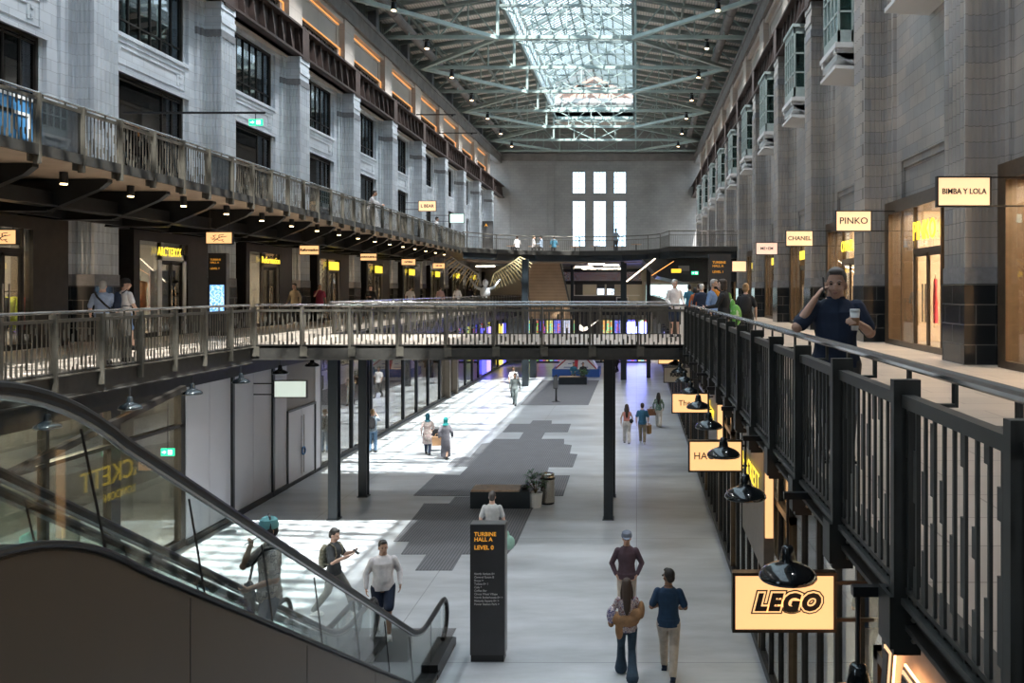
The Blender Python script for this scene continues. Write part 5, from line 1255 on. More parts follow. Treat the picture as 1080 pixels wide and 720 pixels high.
# garden tables and chairs of the far food hall (second floor)
q = random.Random(5)
for i in range(7):
    x = -9.6 + i * 1.6; D = 63.5 + q.uniform(-.6, 3)
    t = thing('cafe_table', f'small cafe table on the far second-floor platform, {ORD[i]} from the pale wall', 'table', (x, D, Z2), 0, 'far cafe tables')
    MB().use(M_wood).lathe([(.4, .72), (.4, .76)], n=14).build('tabletop', None, t); MB().use(M_black0).lathe([(.04, 0), (.04, .72)], n=8).lathe([(.22, 0), (.22, .03)], n=12).build('pedestal', None, t)
for i, y in enumerate((30.0, 41.5, 46.0)):
    t = thing('product_pedestal', f'dark ribbed post standing on the pale-side walkway beyond the footbridge, {ORD[i]}', 'bollard', (-10.6 - .2 * i, y, 0))
    MB().use(M_steelS).lathe([(.12, .02), (.12, .95)], n=12).build('post', None, t); MB().use(M_black0).lathe([(.16, 0), (.16, .03)], n=12).build('base', None, t)
# grey cabinet and white bin-like totem by the pale-side railing
t = thing('panel_screen', 'pale solid panel leaning inside the pale-side railing near the walkers', 'panel', (-10.30, 16.3, 0)); MB().use(M_rail).box(-.03, .03, 0, .9, .1, 1.0).build('board', None, t); MB().use(M_black0).box(-.12, .12, .05, .12, 0, .1).box(-.12, .12, .78, .85, 0, .1).build('foot', None, t)

# added fill panels brightening the space under the far platform and over the cafe
for i, (x, y, w_, l_) in enumerate(((-3.0, 64, 1.2, .12), (-2.0, 68, 1.2, .12), (-4.5, 73, 1.5, .12), (-3.0, 79, 4, .2), (3.8, 70, 1.5, .2), (-12.5, 70, 1.5, .2))):
    z = Z2 - .72; o = MB().use(emis('far_fill_glow', (1, .86, .68), 22)).box(x - w_ / 2, x + w_ / 2, y, y + l_, z, z + .06).build('ceiling_light_panel'); tag(o, f'added warm fill panel under the far second-floor platform, {ORD[i]} from the footbridge', 'light')
# ================================================================== PEOPLE
def skin_mat(k):
    c = {'fair': (.62, .40, .31), 'tan': (.45, .27, .19), 'brown': (.24, .13, .085), 'warm': (.55, .33, .24)}[k]
    return mat('skin_' + k, c, .55, noise=.06, nscale=12)
def cloth(name, c, rough=.85): return mat('cloth_' + name, c, rough, noise=.12, nscale=14)
def fuse(b, name, m, voxel, parent, smooth=2, fac=.5):
    """join overlapping closed shapes into one continuous surface"""
    me = b.mesh(name + '_raw', m); o = bpy.data.objects.new('fuse', me); C.objects.link(o)
    r = o.modifiers.new('r', 'REMESH'); r.mode = 'VOXEL'; r.voxel_size = voxel
    if smooth: s = o.modifiers.new('s', 'SMOOTH'); s.iterations = smooth; s.factor = fac
    dg = bpy.context.evaluated_depsgraph_get(); n = bpy.data.meshes.new_from_object(o.evaluated_get(dg)); n.name = name
    bpy.data.objects.remove(o); bpy.data.meshes.remove(me)
    n.materials.clear(); n.materials.append(m); n.polygons.foreach_set('use_smooth', [True] * len(n.polygons)); n.polygons.foreach_set('material_index', [0] * len(n.polygons))
    return ob(name, n, parent)
def rings(b, R_, n=16):
    """stacked ellipses: (z, cx, cy, rx, ry)"""
    vs = []
    for z, cx, cy, rx, ry in R_:
        for j in range(n): a = 2 * PI * j / n; vs.append((cx + rx * math.cos(a), cy + ry * math.sin(a), z))
    k = len(R_); fs = [(i * n + j, i * n + (j + 1) % n, (i + 1) * n + (j + 1) % n, (i + 1) * n + j) for i in range(k - 1) for j in range(n)] + [tuple(range(n))[::-1], tuple(range((k - 1) * n, k * n))]
    return b.add(vs, fs)
def limb(b, pts, rs, n=12):
    pts = [Vector(p) for p in pts]; P = []; Q = []
    for i in range(len(pts) - 1):
        for t in (0, .33, .66): P.append(pts[i].lerp(pts[i + 1], t)); Q.append(rs[i] + (rs[i + 1] - rs[i]) * t)
    P.append(pts[-1]); Q.append(rs[-1]); b.tube(P, Q, n)
    for p, r in ((pts[0], rs[0]), (pts[-1], rs[-1])): b.ball(p, r * .99, n=n, m=6)
    for p, r in zip(pts[1:-1], rs[1:-1]): b.ball(p, r * 1.02, n=n, m=6)
def hand(b, wrist, d, palm_n, side, curl=.5, s=1.0):
    """palm, four unequal bent fingers and a thumb; d forearm direction, palm_n the way the palm faces, side +1/-1 where the thumb leaves"""
    d = Vector(d).normalized(); pn = Vector(palm_n); pn = (pn - d * pn.dot(d)).normalized(); sd = d.cross(pn) * side
    rot = Matrix((sd, pn, d)).transposed(); c = Vector(wrist) + d * .045 * s
    b.ball(c, .040 * s, .016 * s, .055 * s, 12, 8, rot)
    for i, L in enumerate((.066, .078, .072, .056)):
        o = c + d * .040 * s + sd * (.030 - .020 * i) * s; a = curl; p = [o]; dr = d.copy()
        for seg in (.45, .32, .25):
            dr = (dr * math.cos(a) + pn * math.sin(a)).normalized(); p.append(p[-1] + dr * L * seg * s * 1.05)
            pn2 = pn; a = curl * .75
        b.tube(p, [.0095 * s, .009 * s, .008 * s, .0065 * s], 8); b.ball(p[-1], .0066 * s, n=8, m=5)
    o = c - d * .02 * s + sd * .034 * s; q = o + (sd * .7 + d * .6 + pn * .3).normalized() * .034 * s; e = q + (sd * .15 + d * .7 + pn * (.3 + curl)).normalized() * .032 * s
    b.tube([o, q, e], [.0125 * s, .011 * s, .008 * s], 8); b.ball(e, .008 * s, n=8, m=5)
STAND = dict(eL=(-.25, -.02, 1.13), hL=(-.26, .05, .90), eR=(.25, -.02, 1.13), hR=(.26, .05, .90), kL=(-.10, .03, .50), aL=(-.11, 0, .09), kR=(.10, .03, .50), aR=(.11, 0, .09))
WALK = dict(STAND, eL=(-.25, -.08, 1.14), hL=(-.25, -.06, .91), eR=(.25, .04, 1.13), hR=(.24, .17, .93), kL=(-.09, .17, .53), aL=(-.09, .26, .10), kR=(.09, .02, .51), aR=(.09, -.22, .13))
def person(label, loc, rz, H=1.75, pose=STAND, skin='fair', top=None, sleeve='short', bottom=None, legs='long', shoe=None, hair=None, style='short', head=0.0, nod=0.0,
           lean=0.0, build=1.0, vox=.014, face=False, group=None, untucked=True, hat=None, hd=0.0, hs=1.0, curl=(.5, .5), palm=((1, 0, 0), (-1, 0, 0)), female=False, dress=None, glasses=False, beard=None, hood=None):
    k = H / 1.75; t = thing('person', label, 'person', loc, rz); t.scale = (k, k, k)
    S = skin_mat(skin); W = build; P = dict(STAND, **pose); V = {a: Vector(c) for a, c in P.items()}
    sh = .172 * (1 + (W - 1) * .4) if not female else .150 * (1 + (W - 1) * .5)
    hip = .095 * W
    def L(z): return lean * max(0, z - .9)
    sL, sR = Vector((-sh, L(1.375), 1.375)), Vector((sh, L(1.375), 1.375))
    for a in ('eL', 'hL', 'eR', 'hR'): V[a] = V[a] + Vector((0, lean * .45, 0))
    tor = [(.80, .11, .09), (.86, .155, .105), (.93, .165, .115), (1.02, .148, .104), (1.12, .142, .10), (1.24, .163, .112), (1.33, .168, .110), (1.38, .152, .098), (1.42, .118, .082), (1.45, .080, .070), (1.475, .062, .062)]
    if female: tor = [(.80, .12, .10), (.86, .165, .115), (.93, .170, .118), (1.02, .140, .100), (1.10, .122, .09), (1.24, .145, .118), (1.33, .150, .104), (1.38, .132, .088), (1.42, .098, .074), (1.45, .066, .062), (1.475, .052, .055)]
    if W > 1.08: tor = [(z, rx, ry * (1.0 + (.35 * (W - 1) / .15 if .95 < z < 1.2 else .1))) for z, rx, ry in tor]
    def torso(b, g=0, z0=0, z1=9): rings(b, [(z, 0, L(z) - (.012 if z > 1.35 else 0), rx * W + g, ry * W ** .5 + g) for z, rx, ry in tor if z0 <= z <= z1])
    # body
    b = MB(); torso(b); HC = Vector((0, L(1.6) + .02, 1.607 - hd))
    limb(b, [(0, L(1.44) - .012, 1.42), (0, L(1.5) + .0, 1.53)], [.066 * W, .060 * W] if not female else [.052, .046])
    for s, e, h in ((sL, V['eL'], V['hL']), (sR, V['eR'], V['hR'])): limb(b, [s, e, h], [.050 * W, .043 * W, .028] if not female else [.041, .035, .023])
    for sx, kn, an in ((-hip, V['kL'], V['aL']), (hip, V['kR'], V['aR'])):
        limb(b, [(sx, 0, .88), kn, an], [.088 * W, .055 * W, .038]); mid = Vector(kn).lerp(Vector(an), .3); b.ball(mid + Vector((0, -.010, 0)), .046 * W, .048 * W, .065, 10, 7)
        b.ball(Vector(an) + Vector((0, .06, -.045)), .04, .11, .035, 10, 6)
    fd = {}
    for nm, s, e, h, cu, pl in (('L', -1, V['eL'], V['hL'], curl[0], palm[0]), ('R', 1, V['eR'], V['hR'], curl[1], palm[1])): hand(b, h, (h - e), pl, 1 if nm == 'R' else -1, cu)
    # head, turned and nodded about its centre
    hb = MB(); hr = Matrix.Rotation(head, 4, 'Z') @ Matrix.Rotation(-nod, 4, 'X'); hr = hr @ Matrix.Scale(hs, 4); hb.T = Matrix.Translation(HC) @ hr
    hb.ball((0, -.012, .035), .077, .094, .098, 18, 12); hb.ball((0, .020, -.03), .062, .072, .085, 16, 10); hb.ball((0, .048, -.085), .034, .034, .028, 12, 8)
    hb.ball((0, .098, -.012), .0125, .020, .026, 8, 6); hb.ball((0, .105, -.030), .017, .014, .012, 8, 6)
    for s in (-1, 1): hb.ball((s * .078, -.012, -.008), .012, .022, .034, 8, 6); hb.ball((s * .032, .074, .022), .026, .014, .009, 8, 6); hb.ball((s * .034, .066, -.035), .026, .02, .022, 8, 6)
    hb.ball((0, .086, -.058), .026, .014, .008, 8, 6); hb.ball((0, .084, -.068), .022, .014, .007, 8, 6)
    b.v += [tuple(v) for v in hb.v]; off = len(b.v) - len(hb.v); b.f += [tuple(i + off for i in f) for f in hb.f]; b.m += [0] * len(hb.f)
    fuse(b, 'body', S, vox, t, 2, .4)
    T = Matrix.Translation(HC) @ hr
    if face:
        e = MB(); e.T = T
        for s in (-1, 1): e.ball((s * .031, .080, .006), .012, .008, .007, 10, 6)
        e.build('eye', mat('eye_dark', (.02, .015, .012), .2), t, smooth=True)
        e = MB(); e.T = T; e.ball((0, .098, -.063), .022, .006, .004, 10, 5); e.build('mouth', mat('lip', (.32, .12, .10), .5), t, smooth=True)
        e = MB(); e.T = T
        for s in (-1, 1): e.tube([(s * .018, .092, .024), (s * .034, .090, .030), (s * .050, .078, .024)], [.003, .0045, .002], 6)
        e.build('eyebrow', hair or M_black0, t)
    if beard:
        e = MB(); e.T = T; e.ball((0, .040, -.075), .058, .062, .042, 14, 8); e.build('beard', beard, t, smooth=True)
    if glasses:
        e = MB(); e.T = T
        for s in (-1, 1): e.box(s * .010, s * .056, .098, .103, -.008, .020); e.bar((s * .056, .100, .012), (s * .080, -.01, .010), .005)
        e.bar((-.012, .1, .012), (.012, .1, .012), .004); e.build('glasses', M_black0, t)
    # hair
    if hair and style != 'bald':
        e = MB(); e.T = T
        e.ball((0, -.026, .048), .085, .097, .098, 18, 12)
        if style == 'short': e.ball((0, -.058, -.005), .074, .062, .078, 14, 9); e.ball((0, .05, .105), .058, .035, .028, 12, 7)
        if style == 'bob': e.ball((0, -.055, -.03), .088, .072, .11, 14, 9); [e.ball((s * .078, -.02, -.04), .022, .05, .085, 10, 7) for s in (-1, 1)]; e.ball((0, .04, .10), .062, .04, .03, 12, 7)
        if style == 'long':
            e.ball((0, .03, .10), .064, .045, .03, 12, 7)
            e.tube([(0, -.05, .04), (0, -.085, -.06), (0, -.13, -.20), (0, -.155, -.36), (0, -.15, -.46)], [.082, .080, .074, .058, .018], 12)
            for s in (-1, 1): e.tube([(s * .062, -.03, .03), (s * .085, -.05, -.10), (s * .09, -.09, -.26)], [.03, .032, .018], 8)
        if style == 'bun': e.ball((0, -.06, -.01), .078, .06, .08, 14, 9); e.ball((0, -.11, .10), .048, .045, .045, 12, 8); e.ball((0, .04, .10), .062, .04, .03, 12, 7)
        fuse(e, 'hair', hair, max(.008, vox * .8), t, 1)
    if hood:
        e = MB(); e.T = T; e.ball((0, -.030, .030), .098, .108, .115, 16, 10); e.tube([(0, -.03, -.03), (0, -.02, -.12), (0, -.015, -.20)], [.09, .085, .15], 14); fuse(e, 'headscarf', hood, vox, t, 1)
    if hat:
        e = MB(); e.T = T
        e.lathe([(.100, .03), (.105, .05), (.102, .085), (.092, .125), (.06, .150), (.03, .158), (.0, .160)], c=(0, -.012, 0), n=18, cap=False)
        e.prism([(-.070, .055), (-.072, .10), (-.045, .15), (0, .168), (.045, .15), (.072, .10), (.070, .055)], .040, .052, 'z'); e.build('cap', hat, t, smooth=False)
    # clothes
    G = .014
    if dress:
        e = MB(); rings(e, [(.10, 0, .02, .20, .19), (.45, 0, .01, .20, .17), (.80, 0, 0, .19, .15), (1.05, 0, 0, .175, .13), (1.25, 0, 0, .19, .14), (1.38, 0, 0, .17, .12), (1.46, 0, 0, .08, .08)], 18)
        for s, el, h in ((sL, V['eL'], V['hL']), (sR, V['eR'], V['hR'])): limb(e, [s, el, Vector(el).lerp(Vector(h), .9)], [.062, .065, .06])
        fuse(e, 'dress', dress, vox, t, 3)
    if top:
        e = MB(); torso(e, G, .86 if untucked else .97, 1.45)
        if untucked: rings(e, [(.84, 0, 0, .172 * W + G, .125 * W + G), (.95, 0, 0, .168 * W + G, .122 * W + G)])
        rings(e, [(1.42, 0, L(1.43) - .01, .085, .07), (1.475, 0, L(1.47) - .005, .070 * W, .066 * W)])
        f = {'short': .85, 'long': 1.0, 'none': 0, 'half': 1.0}[sleeve]
        for s, el, h in ((sL, V['eL'], V['hL']), (sR, V['eR'], V['hR'])):
            s, el, h = Vector(s), Vector(el), Vector(h); r = 1.0 if not female else .86
            if sleeve == 'short': limb(e, [s, s.lerp(el, .80)], [.063 * W * r, .062 * W * r])
            elif sleeve == 'half': limb(e, [s, el, el.lerp(h, .15)], [.062 * W * r, .060 * r, .055 * r])
            elif sleeve == 'long': limb(e, [s, el, el.lerp(h, .93)], [.062 * W * r, .054 * W * r, .040 * r])
        fuse(e, 'shirt', top, vox, t, 3)
        if face:
            e = MB(); e.T = None; e.tube([(math.cos(a) * .063, L(1.47) - .004 + math.sin(a) * .058, 1.470 - .014 * math.sin(a)) for a in [2 * PI * i / 16 for i in range(16)]], .009, 6, closed=True); e.build('collar', top, t, smooth=True)
    if bottom:
        e = MB(); rings(e, [(.80, 0, 0, .13 * W, .10), (.86, 0, 0, .160 * W + G, .112 + G * .6), (.95, 0, 0, .162 * W + G * .8, .112 + G * .7), (1.00, 0, 0, .150 * W + G * .8, .105 + G * .7)])
        for sx, kn, an in ((-hip, V['kL'], V['aL']), (hip, V['kR'], V['aR'])):
            kn, an = Vector(kn), Vector(an)
            if legs == 'long': limb(e, [(sx, 0, .87), kn, an + Vector((0, -.005, .01))], [.100 * W, .078 * W, .060])
            elif legs == 'flare': limb(e, [(sx, 0, .87), kn, kn.lerp(an, .6), an + Vector((0, -.01, -.02))], [.098 * W, .070 * W, .080, .115])
            elif legs == 'wide': limb(e, [(sx, 0, .87), kn, an + Vector((0, -.005, .0))], [.105 * W, .085 * W, .085])
            else: limb(e, [(sx, 0, .87), kn + Vector((0, 0, .02))], [.104 * W, .085 * W])
        fuse(e, 'trousers' if legs != 'shorts' else 'shorts', bottom, vox, t, 3)
    sm = shoe or M_black0
    for an in (V['aL'], V['aR']):
        e = MB(); a = Vector(an); e.ball(a + Vector((0, .065, -.045)), .050, .135, .043, 12, 8); e.ball(a + Vector((0, -.015, -.02)), .044, .055, .05, 10, 7); e.box(a.x - .042, a.x + .042, a.y - .06, a.y + .185, a.z - .092, a.z - .068)
        e.build('shoe', sm, t, smooth=False)
    return t
def carried(t_label, name, cat, loc, rz, fn, group=None):
    t = thing(name, t_label, cat, loc, rz, group); fn(t); return t
def backpack(label, person_o, m, dz=1.22, w=.15, h=.24, strap=None, dy=-.20, part='body'):
    """worn bag: its own thing placed at the wearer's back"""
    t = thing('backpack', label, 'backpack', person_o.location, person_o.rotation_euler.z); t.scale = person_o.scale
    b = MB(); b.ball((0, dy, dz), w, .09, h, 14, 10); b.ball((0, dy - .05, dz - .09), w * .75, .05, h * .5, 12, 8); b.box(-w * .8, w * .8, dy - .02, dy + .05, dz - h * .8, dz + h * .7); fuse(b, 'bag_body', m, .012, t, 2)
    s = MB()
    for q in (-1, 1): s.tube([(q * .09, dy + .06, dz + .17), (q * .105, -.03, 1.475), (q * .115, .09, 1.40), (q * .125, .125, 1.25), (q * .15, .06, 1.08), (q * .13, dy + .06, dz - .12)], .014, 6)
    s.build('strap', strap or m, t); return t
def handbag(label, loc, rz, m, w=.30, h=.30, d=.10, hl=.22, name='shopping_bag'):
    """loc is the grip of the handle"""
    t = thing(name, label, 'bag', loc, rz); b = MB()
    b.prism([(-w * .46, -hl - h), (w * .46, -hl - h), (w * .5, -hl), (-w * .5, -hl)], -d / 2, d / 2, 'y'); b.build('body', m, t)
    for s in (-1, 1): MB().tube([(-w * .25, s * d / 2, -hl - .02), (-w * .12, s * .02, -.01), (w * .12, s * .02, -.01), (w * .25, s * d / 2, -hl - .02)], .008, 6).build('handle', m, t)
    return t
def onp(o, v): o_ = Matrix.LocRotScale(o.location, o.rotation_euler, o.scale) @ Vector(v); return o_
B_nvy, B_blk, B_wht, B_gry, B_blu = cloth('navy', (.012, .022, .05)), cloth('black', (.012, .012, .014)), cloth('white', (.72, .69, .70)), cloth('grey', (.40, .40, .42)), cloth('blue', (.16, .26, .48))
B_bei, B_jean, B_dgr, B_teal = cloth('beige', (.47, .41, .35)), cloth('jeans', (.09, .16, .25)), cloth('dark_grey', (.06, .06, .065)), cloth('teal_blue', (.03, .14, .22))
H_blk, H_brn, H_gry, H_blo, H_red = mat('hair_black', (.012, .010, .009), .6), mat('hair_brown', (.035, .02, .013), .6), mat('hair_grey', (.38, .37, .36), .7), mat('hair_blond', (.35, .22, .11), .6), mat('hair_red', (.30, .09, .03), .6)
SH_w = mat('shoe_white', (.65, .65, .65), .5)
CAM = PI
# ---- man on the phone, close behind the tan railing
pm = person('man in a navy T-shirt on the phone holding a white cup behind the railing', (1.71, 7.25, 0), PI - .06, 1.66,
            dict(eR=(.36, .12, 1.20), hR=(.195, .09, 1.455), eL=(-.30, .02, 1.15), hL=(-.155, .24, 1.24)), 'warm', B_nvy, 'short', B_dgr, 'long', M_black0, mat('hair_grey_dark', (.10, .09, .085), .6), 'short', head=-.25, nod=.04, build=1.20, vox=.0075, hd=.028, hs=1.12,
            face=True, curl=(.95, .35), palm=((.9, .3, -.1), (-.95, -.2, .1)))
c = onp(pm, (-.115, .285, 1.27))
t = thing('paper_cup', 'white paper coffee cup with a brown sleeve held by the man on the phone', 'cup', c)
MB().lathe([(.028, -.085), (.040, .07)], n=20).build('cup_body', M_whiteP, t, smooth=True); MB().lathe([(.042, .068), (.042, .082), (.037, .092)], n=20).build('lid', mat('cup_lid', (.75, .75, .75), .4), t)
MB().lathe([(.0335, -.045), (.0388, .02)], n=20, cap=False).build('sleeve', mat('cup_sleeve', (.35, .18, .10), .8), t)
c = onp(pm, (.118, .085, 1.56)); t = thing('phone', 'black phone held to the ear of the man in the navy T-shirt', 'phone', c, PI - .1); t.rotation_euler = (.35, .1, PI - .3)
MB().box(-.005, .005, -.035, .035, -.075, .075).build('case', M_black0, t); MB().box(-.0065, -.005, -.031, .031, -.07, .07).build('screen', mat('phone_glass', (.02, .02, .025), .1), t)
# ---- tan walkway
a = person('older man in a white shirt and navy shorts at the end of the footbridge', (1.20, 26.4, 0), PI + .25, 1.80, dict(hL=(-.22, .22, 1.0), hR=(.20, .24, .98)), 'fair', B_wht, 'long', B_nvy, 'shorts', B_dgr, mat('hair_white', (.55, .55, .54), .7), 'short', head=.35, build=1.0, vox=.012, face=True)
a = person('woman in a black jacket looking over the railing, a green bag on her shoulder', (1.93, 18.5, 0), PI / 2 - .25, 1.70, dict(eL=(-.22, .12, 1.14), hL=(-.20, .38, 1.10), eR=(.23, .1, 1.15), hR=(.2, .36, 1.1)), 'fair', B_blk, 'long', B_dgr, 'long', M_black0, H_brn, 'bob', build=1.12, vox=.011, face=True, female=True, lean=.05)
q = onp(a, (.05, -.16, 1.36)); t = thing('shoulder_bag', 'bright green and white plastic shopping bag on the shoulder of the woman in black', 'bag', q, .3)
b = MB(); b.ball((.06, -.05, -.42), .15, .10, .24, 14, 10); b.ball((.0, -.02, -.22), .07, .06, .16, 12, 8); fuse(b, 'bag_body', spotty('green_bag', [(.09, .30, .05), (.10, .34, .06), (.11, .36, .06), (.45, .55, .38)], 5, .35), .012, t); MB().tube([(-.02, 0, -.12), (-.05, .04, .08), (.0, .1, .06), (.03, .03, -.12)], .012, 6).build('strap', mat('green_strap', (.2, .42, .1), .5), t)
person('man in a blue shirt and orange scarf behind the woman in black', (1.98, 21.6, 0), PI + .9, 1.74, dict(hL=(-.2, .3, 1.05)), 'tan', B_blu, 'long', B_dgr, 'long', M_black0, H_gry, 'short', vox=.013, face=True, beard=H_blk)
o = thing('scarf', 'orange scarf round the neck of the man in the blue shirt', 'scarf', (1.98, 21.6, 0), PI + .9); MB().tube([(-.07, .02, 1.45), (-.06, .11, 1.40), (-.02, .15, 1.25), (-.02, .16, 1.05)], [.03, .035, .04, .03], 8).tube([(.07, .0, 1.46), (.05, .09, 1.42), (0, .13, 1.3)], .03, 8).build('cloth', mat('orange_cloth', (.75, .28, .02), .8), o)
person('white-haired person in a dark jacket seen from behind, past the man in blue', (2.12, 27.4, 0), -.1, 1.66, STAND, 'fair', B_nvy, 'long', B_dgr, 'long', M_black0, mat('hair_white', (.55, .55, .54), .7), 'short', build=1.08, vox=.014)
a = person('blond woman in a dark top seen from behind wearing a black rucksack', (2.55, 19.7, 0), -.15, 1.62, STAND, 'fair', B_blk, 'short', B_dgr, 'long', M_black0, H_blo, 'bun', build=1.1, vox=.012, female=True)
backpack('plain black rucksack on the back of the blond woman', a, B_blk, 1.20, .15, .25)
person('distant person in dark blue on the tan walkway', (2.2, 35.0, 0), .2, 1.70, WALK, 'tan', B_teal, 'long', B_dgr, 'long', hair=H_blk, vox=.02)
person('distant person in rust orange on the tan walkway', (2.3, 33.0, 0), .3, 1.58, STAND, 'tan', mat('cloth_rust', (.35, .10, .03), .8), 'long', B_dgr, 'long', hair=H_blk, style='bob', vox=.02, female=True)
person('distant person in black on the tan walkway near the totem', (2.9, 39.0, 0), 0, 1.75, STAND, 'fair', B_blk, 'long', B_blk, 'long', hair=H_brn, vox=.02)
# ---- pale walkway
a = person('older man in a pale blue shirt with a black sling strap, pale walkway', (-12.55, 19.9, 0), .3, 1.68, WALK, 'fair', cloth('pale_blue', (.30, .38, .55)), 'half', B_nvy, 'long', M_black0, H_gry, 'short', build=1.12, vox=.013)
o = thing('sling_bag', 'black sling bag strap across the back of the man in pale blue', 'bag', (-12.55, 19.9, 0), .3); MB().tube([(-.16, -.04, 1.42), (-.08, -.15, 1.30), (.08, -.155, 1.12), (.18, -.06, 1.0)], .022, 6).build('strap', B_blk, o); b = MB(); b.ball((.21, -.02, .95), .06, .10, .09); b.build('pouch', B_blk, o, smooth=True)
person('short woman with red hair in grey between the two men on the pale walkway', (-12.45, 20.6, 0), .2, 1.58, STAND, 'fair', B_dgr, 'short', B_dgr, 'long', M_black0, H_red, 'bob', vox=.013, female=True)
a = person('man in a white T-shirt and black cap walking on the pale walkway', (-12.2, 20.2, 0), -.5, 1.73, WALK, 'fair', B_wht, 'short', B_blu, 'shorts', M_black0, H_blk, 'short', hat=B_blk, vox=.013, head=-.8)
backpack('navy rucksack on the back of the man in the white T-shirt', a, B_nvy, 1.22, .12, .22)
person('man in a tan jacket standing by the pale-wall shops', (-14.3, 35.4, 0), PI - .4, 1.75, WALK, 'fair', cloth('tan', (.35, .27, .18)), 'long', B_blk, 'long', SH_w, H_blk, vox=.015)
person('man in a dark red polo shirt touching his face on the pale walkway', (-14.0, 37.4, 0), PI + .6, 1.74, dict(eR=(.26, .12, 1.2), hR=(.1, .2, 1.50)), 'tan', mat('cloth_wine', (.22, .02, .05), .8), 'short', B_dgr, 'long', hair=H_blk, vox=.015)
person('person in black looking at a phone on the pale walkway', (-13.5, 43.0, 0), PI, 1.7, dict(hL=(-.1, .3, 1.15), hR=(.1, .3, 1.15)), 'fair', B_blk, 'long', B_blk, 'long', hair=H_brn, vox=.018)
person('person in a white top far along the pale walkway', (-13.2, 49.4, 0), 0, 1.7, WALK, 'fair', B_wht, 'short', B_dgr, 'long', hair=H_brn, vox=.02)
person('person in pale pink far along the pale walkway', (-12.6, 54.4, 0), 0, 1.7, STAND, 'fair', cloth('pink', (.60, .40, .38)), 'long', B_bei, 'long', hair=H_brn, vox=.02)
person('person in a white shirt beside the one in pink, left of the winged sculpture', (-12.1, 57.2, 0), .4, 1.75, WALK, 'fair', B_wht, 'long', B_bei, 'long', hair=H_brn, vox=.02)
person('person in dark clothes just left of the winged sculpture', (-11.6, 59.0, 0), .4, 1.72, STAND, 'fair', B_blk, 'long', B_blk, 'long', hair=H_brn, vox=.02)
person('person in cream right of the winged sculpture', (-9.55, 76.0, 0), .4, 1.72, STAND, 'fair', cloth('cream', (.6, .55, .45)), 'long', B_bei, 'long', hair=H_blo, vox=.02)
# ---- second floor
person('man leaning his arms on the second-floor railing', (-11.75, 37.2, Z2), -PI / 2, 1.72, dict(eL=(-.2, .25, 1.12), hL=(-.08, .44, 1.09), eR=(.2, .25, 1.12), hR=(.08, .44, 1.09)), 'tan', B_gry, 'long', B_dgr, 'long', hair=H_blk, lean=.35, vox=.015)
person('person standing at the far second-floor railing in front of the tall windows', (-1.45, 60.2, Z2), .6, 1.74, STAND, 'brown', cloth('slate', (.2, .24, .28)), 'short', B_dgr, 'long', hair=H_blk, vox=.02)
person('person in white at the end of the second-floor walkway', (-11.9, 50.5, Z2), -1.2, 1.72, STAND, 'fair', B_wht, 'short', B_bei, 'long', hair=H_brn, vox=.02)
SIT = dict(kL=(-.11, .42, .86), aL=(-.11, .44, .45), kR=(.11, .42, .86), aR=(.11, .44, .45), hL=(-.15, .35, 1.1), hR=(.15, .35, 1.1))
for i, (x, m, n) in enumerate(((-8.75, B_wht, 'white'), (-7.55, B_wht, 'white shirt, nearer the middle,'), (-7.0, cloth('light_blue', (.4, .5, .65)), 'light blue'), (-6.05, B_teal, 'teal'))):
    person(f'diner in {n} seated on the far second-floor platform', (x, 62.2, Z2 - .36), (.6, -1.2, 1.4, .2)[i], 1.72, SIT, 'fair', m, 'long', B_dgr, 'long', hair=(H_brn, H_blo, H_blk, H_brn)[i], vox=.02)
    t = thing('stool', f'small dark stool under the seated diner in {n.split()[0]}, far platform, {ORD[i]}', 'stool', (x, 62.2, Z2)); MB().lathe([(.17, .40), (.18, .44)], n=14).build('seat', M_black0, t)
    for s in (-1, 1):
        for u in (-1, 1): MB().bar((s * .1, u * .1, .41), (s * .16, u * .16, 0), .025).build('leg', M_black0, t)
# ---- ground floor
g = lambda x, D: ((x - 671.0) * D / F, D, GZ)
camo = spotty('camouflage_cloth', [(.16, .15, .10), (.26, .24, .17), (.08, .08, .06), (.33, .31, .24)], 22)
a = person('man in a dark shirt striding while at his phone with a camouflage rucksack', g(352, 16.6), -PI / 2 - .15, 1.74, dict(WALK, kL=(-.09, .24, .54), aL=(-.09, .38, .12), kR=(.09, -.08, .52), aR=(.09, -.36, .14), eL=(-.24, .10, 1.16), hL=(-.10, .36, 1.27), eR=(.24, .10, 1.14), hR=(.10, .36, 1.24)), 'fair', cloth('charcoal', (.04, .045, .05)), 'short', cloth('olive_grey', (.16, .16, .145)), 'long', SH_w, H_blk, 'short', nod=-.35 + .35 + .25, vox=.011, face=True, palm=((0, 0, 1), (0, 0, 1)))
backpack('camouflage rucksack on the back of the striding man', a, camo, 1.18, .14, .24)
q = onp(a, (0, .47, 1.30)); t = thing('phone', 'phone in the hands of the striding man', 'phone', q); t.rotation_euler = (.9, 0, -PI / 2 - .15); MB().box(-.036, .036, -.005, .005, -.07, .07).build('case', M_black0, t); MB().box(-.032, .032, -.0065, -.005, -.065, .065).build('screen', mat('phone_glass', (.02, .02, .025), .1), t)
person('heavy-set man in an untucked white shirt and navy shorts near the foot of the escalator', g(404, 15.75), PI + .35, 1.76, dict(WALK, eL=(-.30, -.02, 1.14), hL=(-.30, .10, .92), eR=(.30, -.02, 1.14), hR=(.30, .08, .90)), 'tan', B_wht, 'long', B_nvy, 'shorts', SH_w, H_blk, 'short', build=1.16, vox=.011, face=True, head=.15)
a = person('man in a light grey T-shirt seen from behind beyond the totem', g(519, 19.6), 0, 1.75, dict(WALK, hR=(.30, .05, .86)), 'fair', cloth('light_grey', (.50, .51, .52)), 'short', B_dgr, 'long', SH_w, mat('hair_short_grey', (.09, .08, .075), .6), 'short', vox=.012)
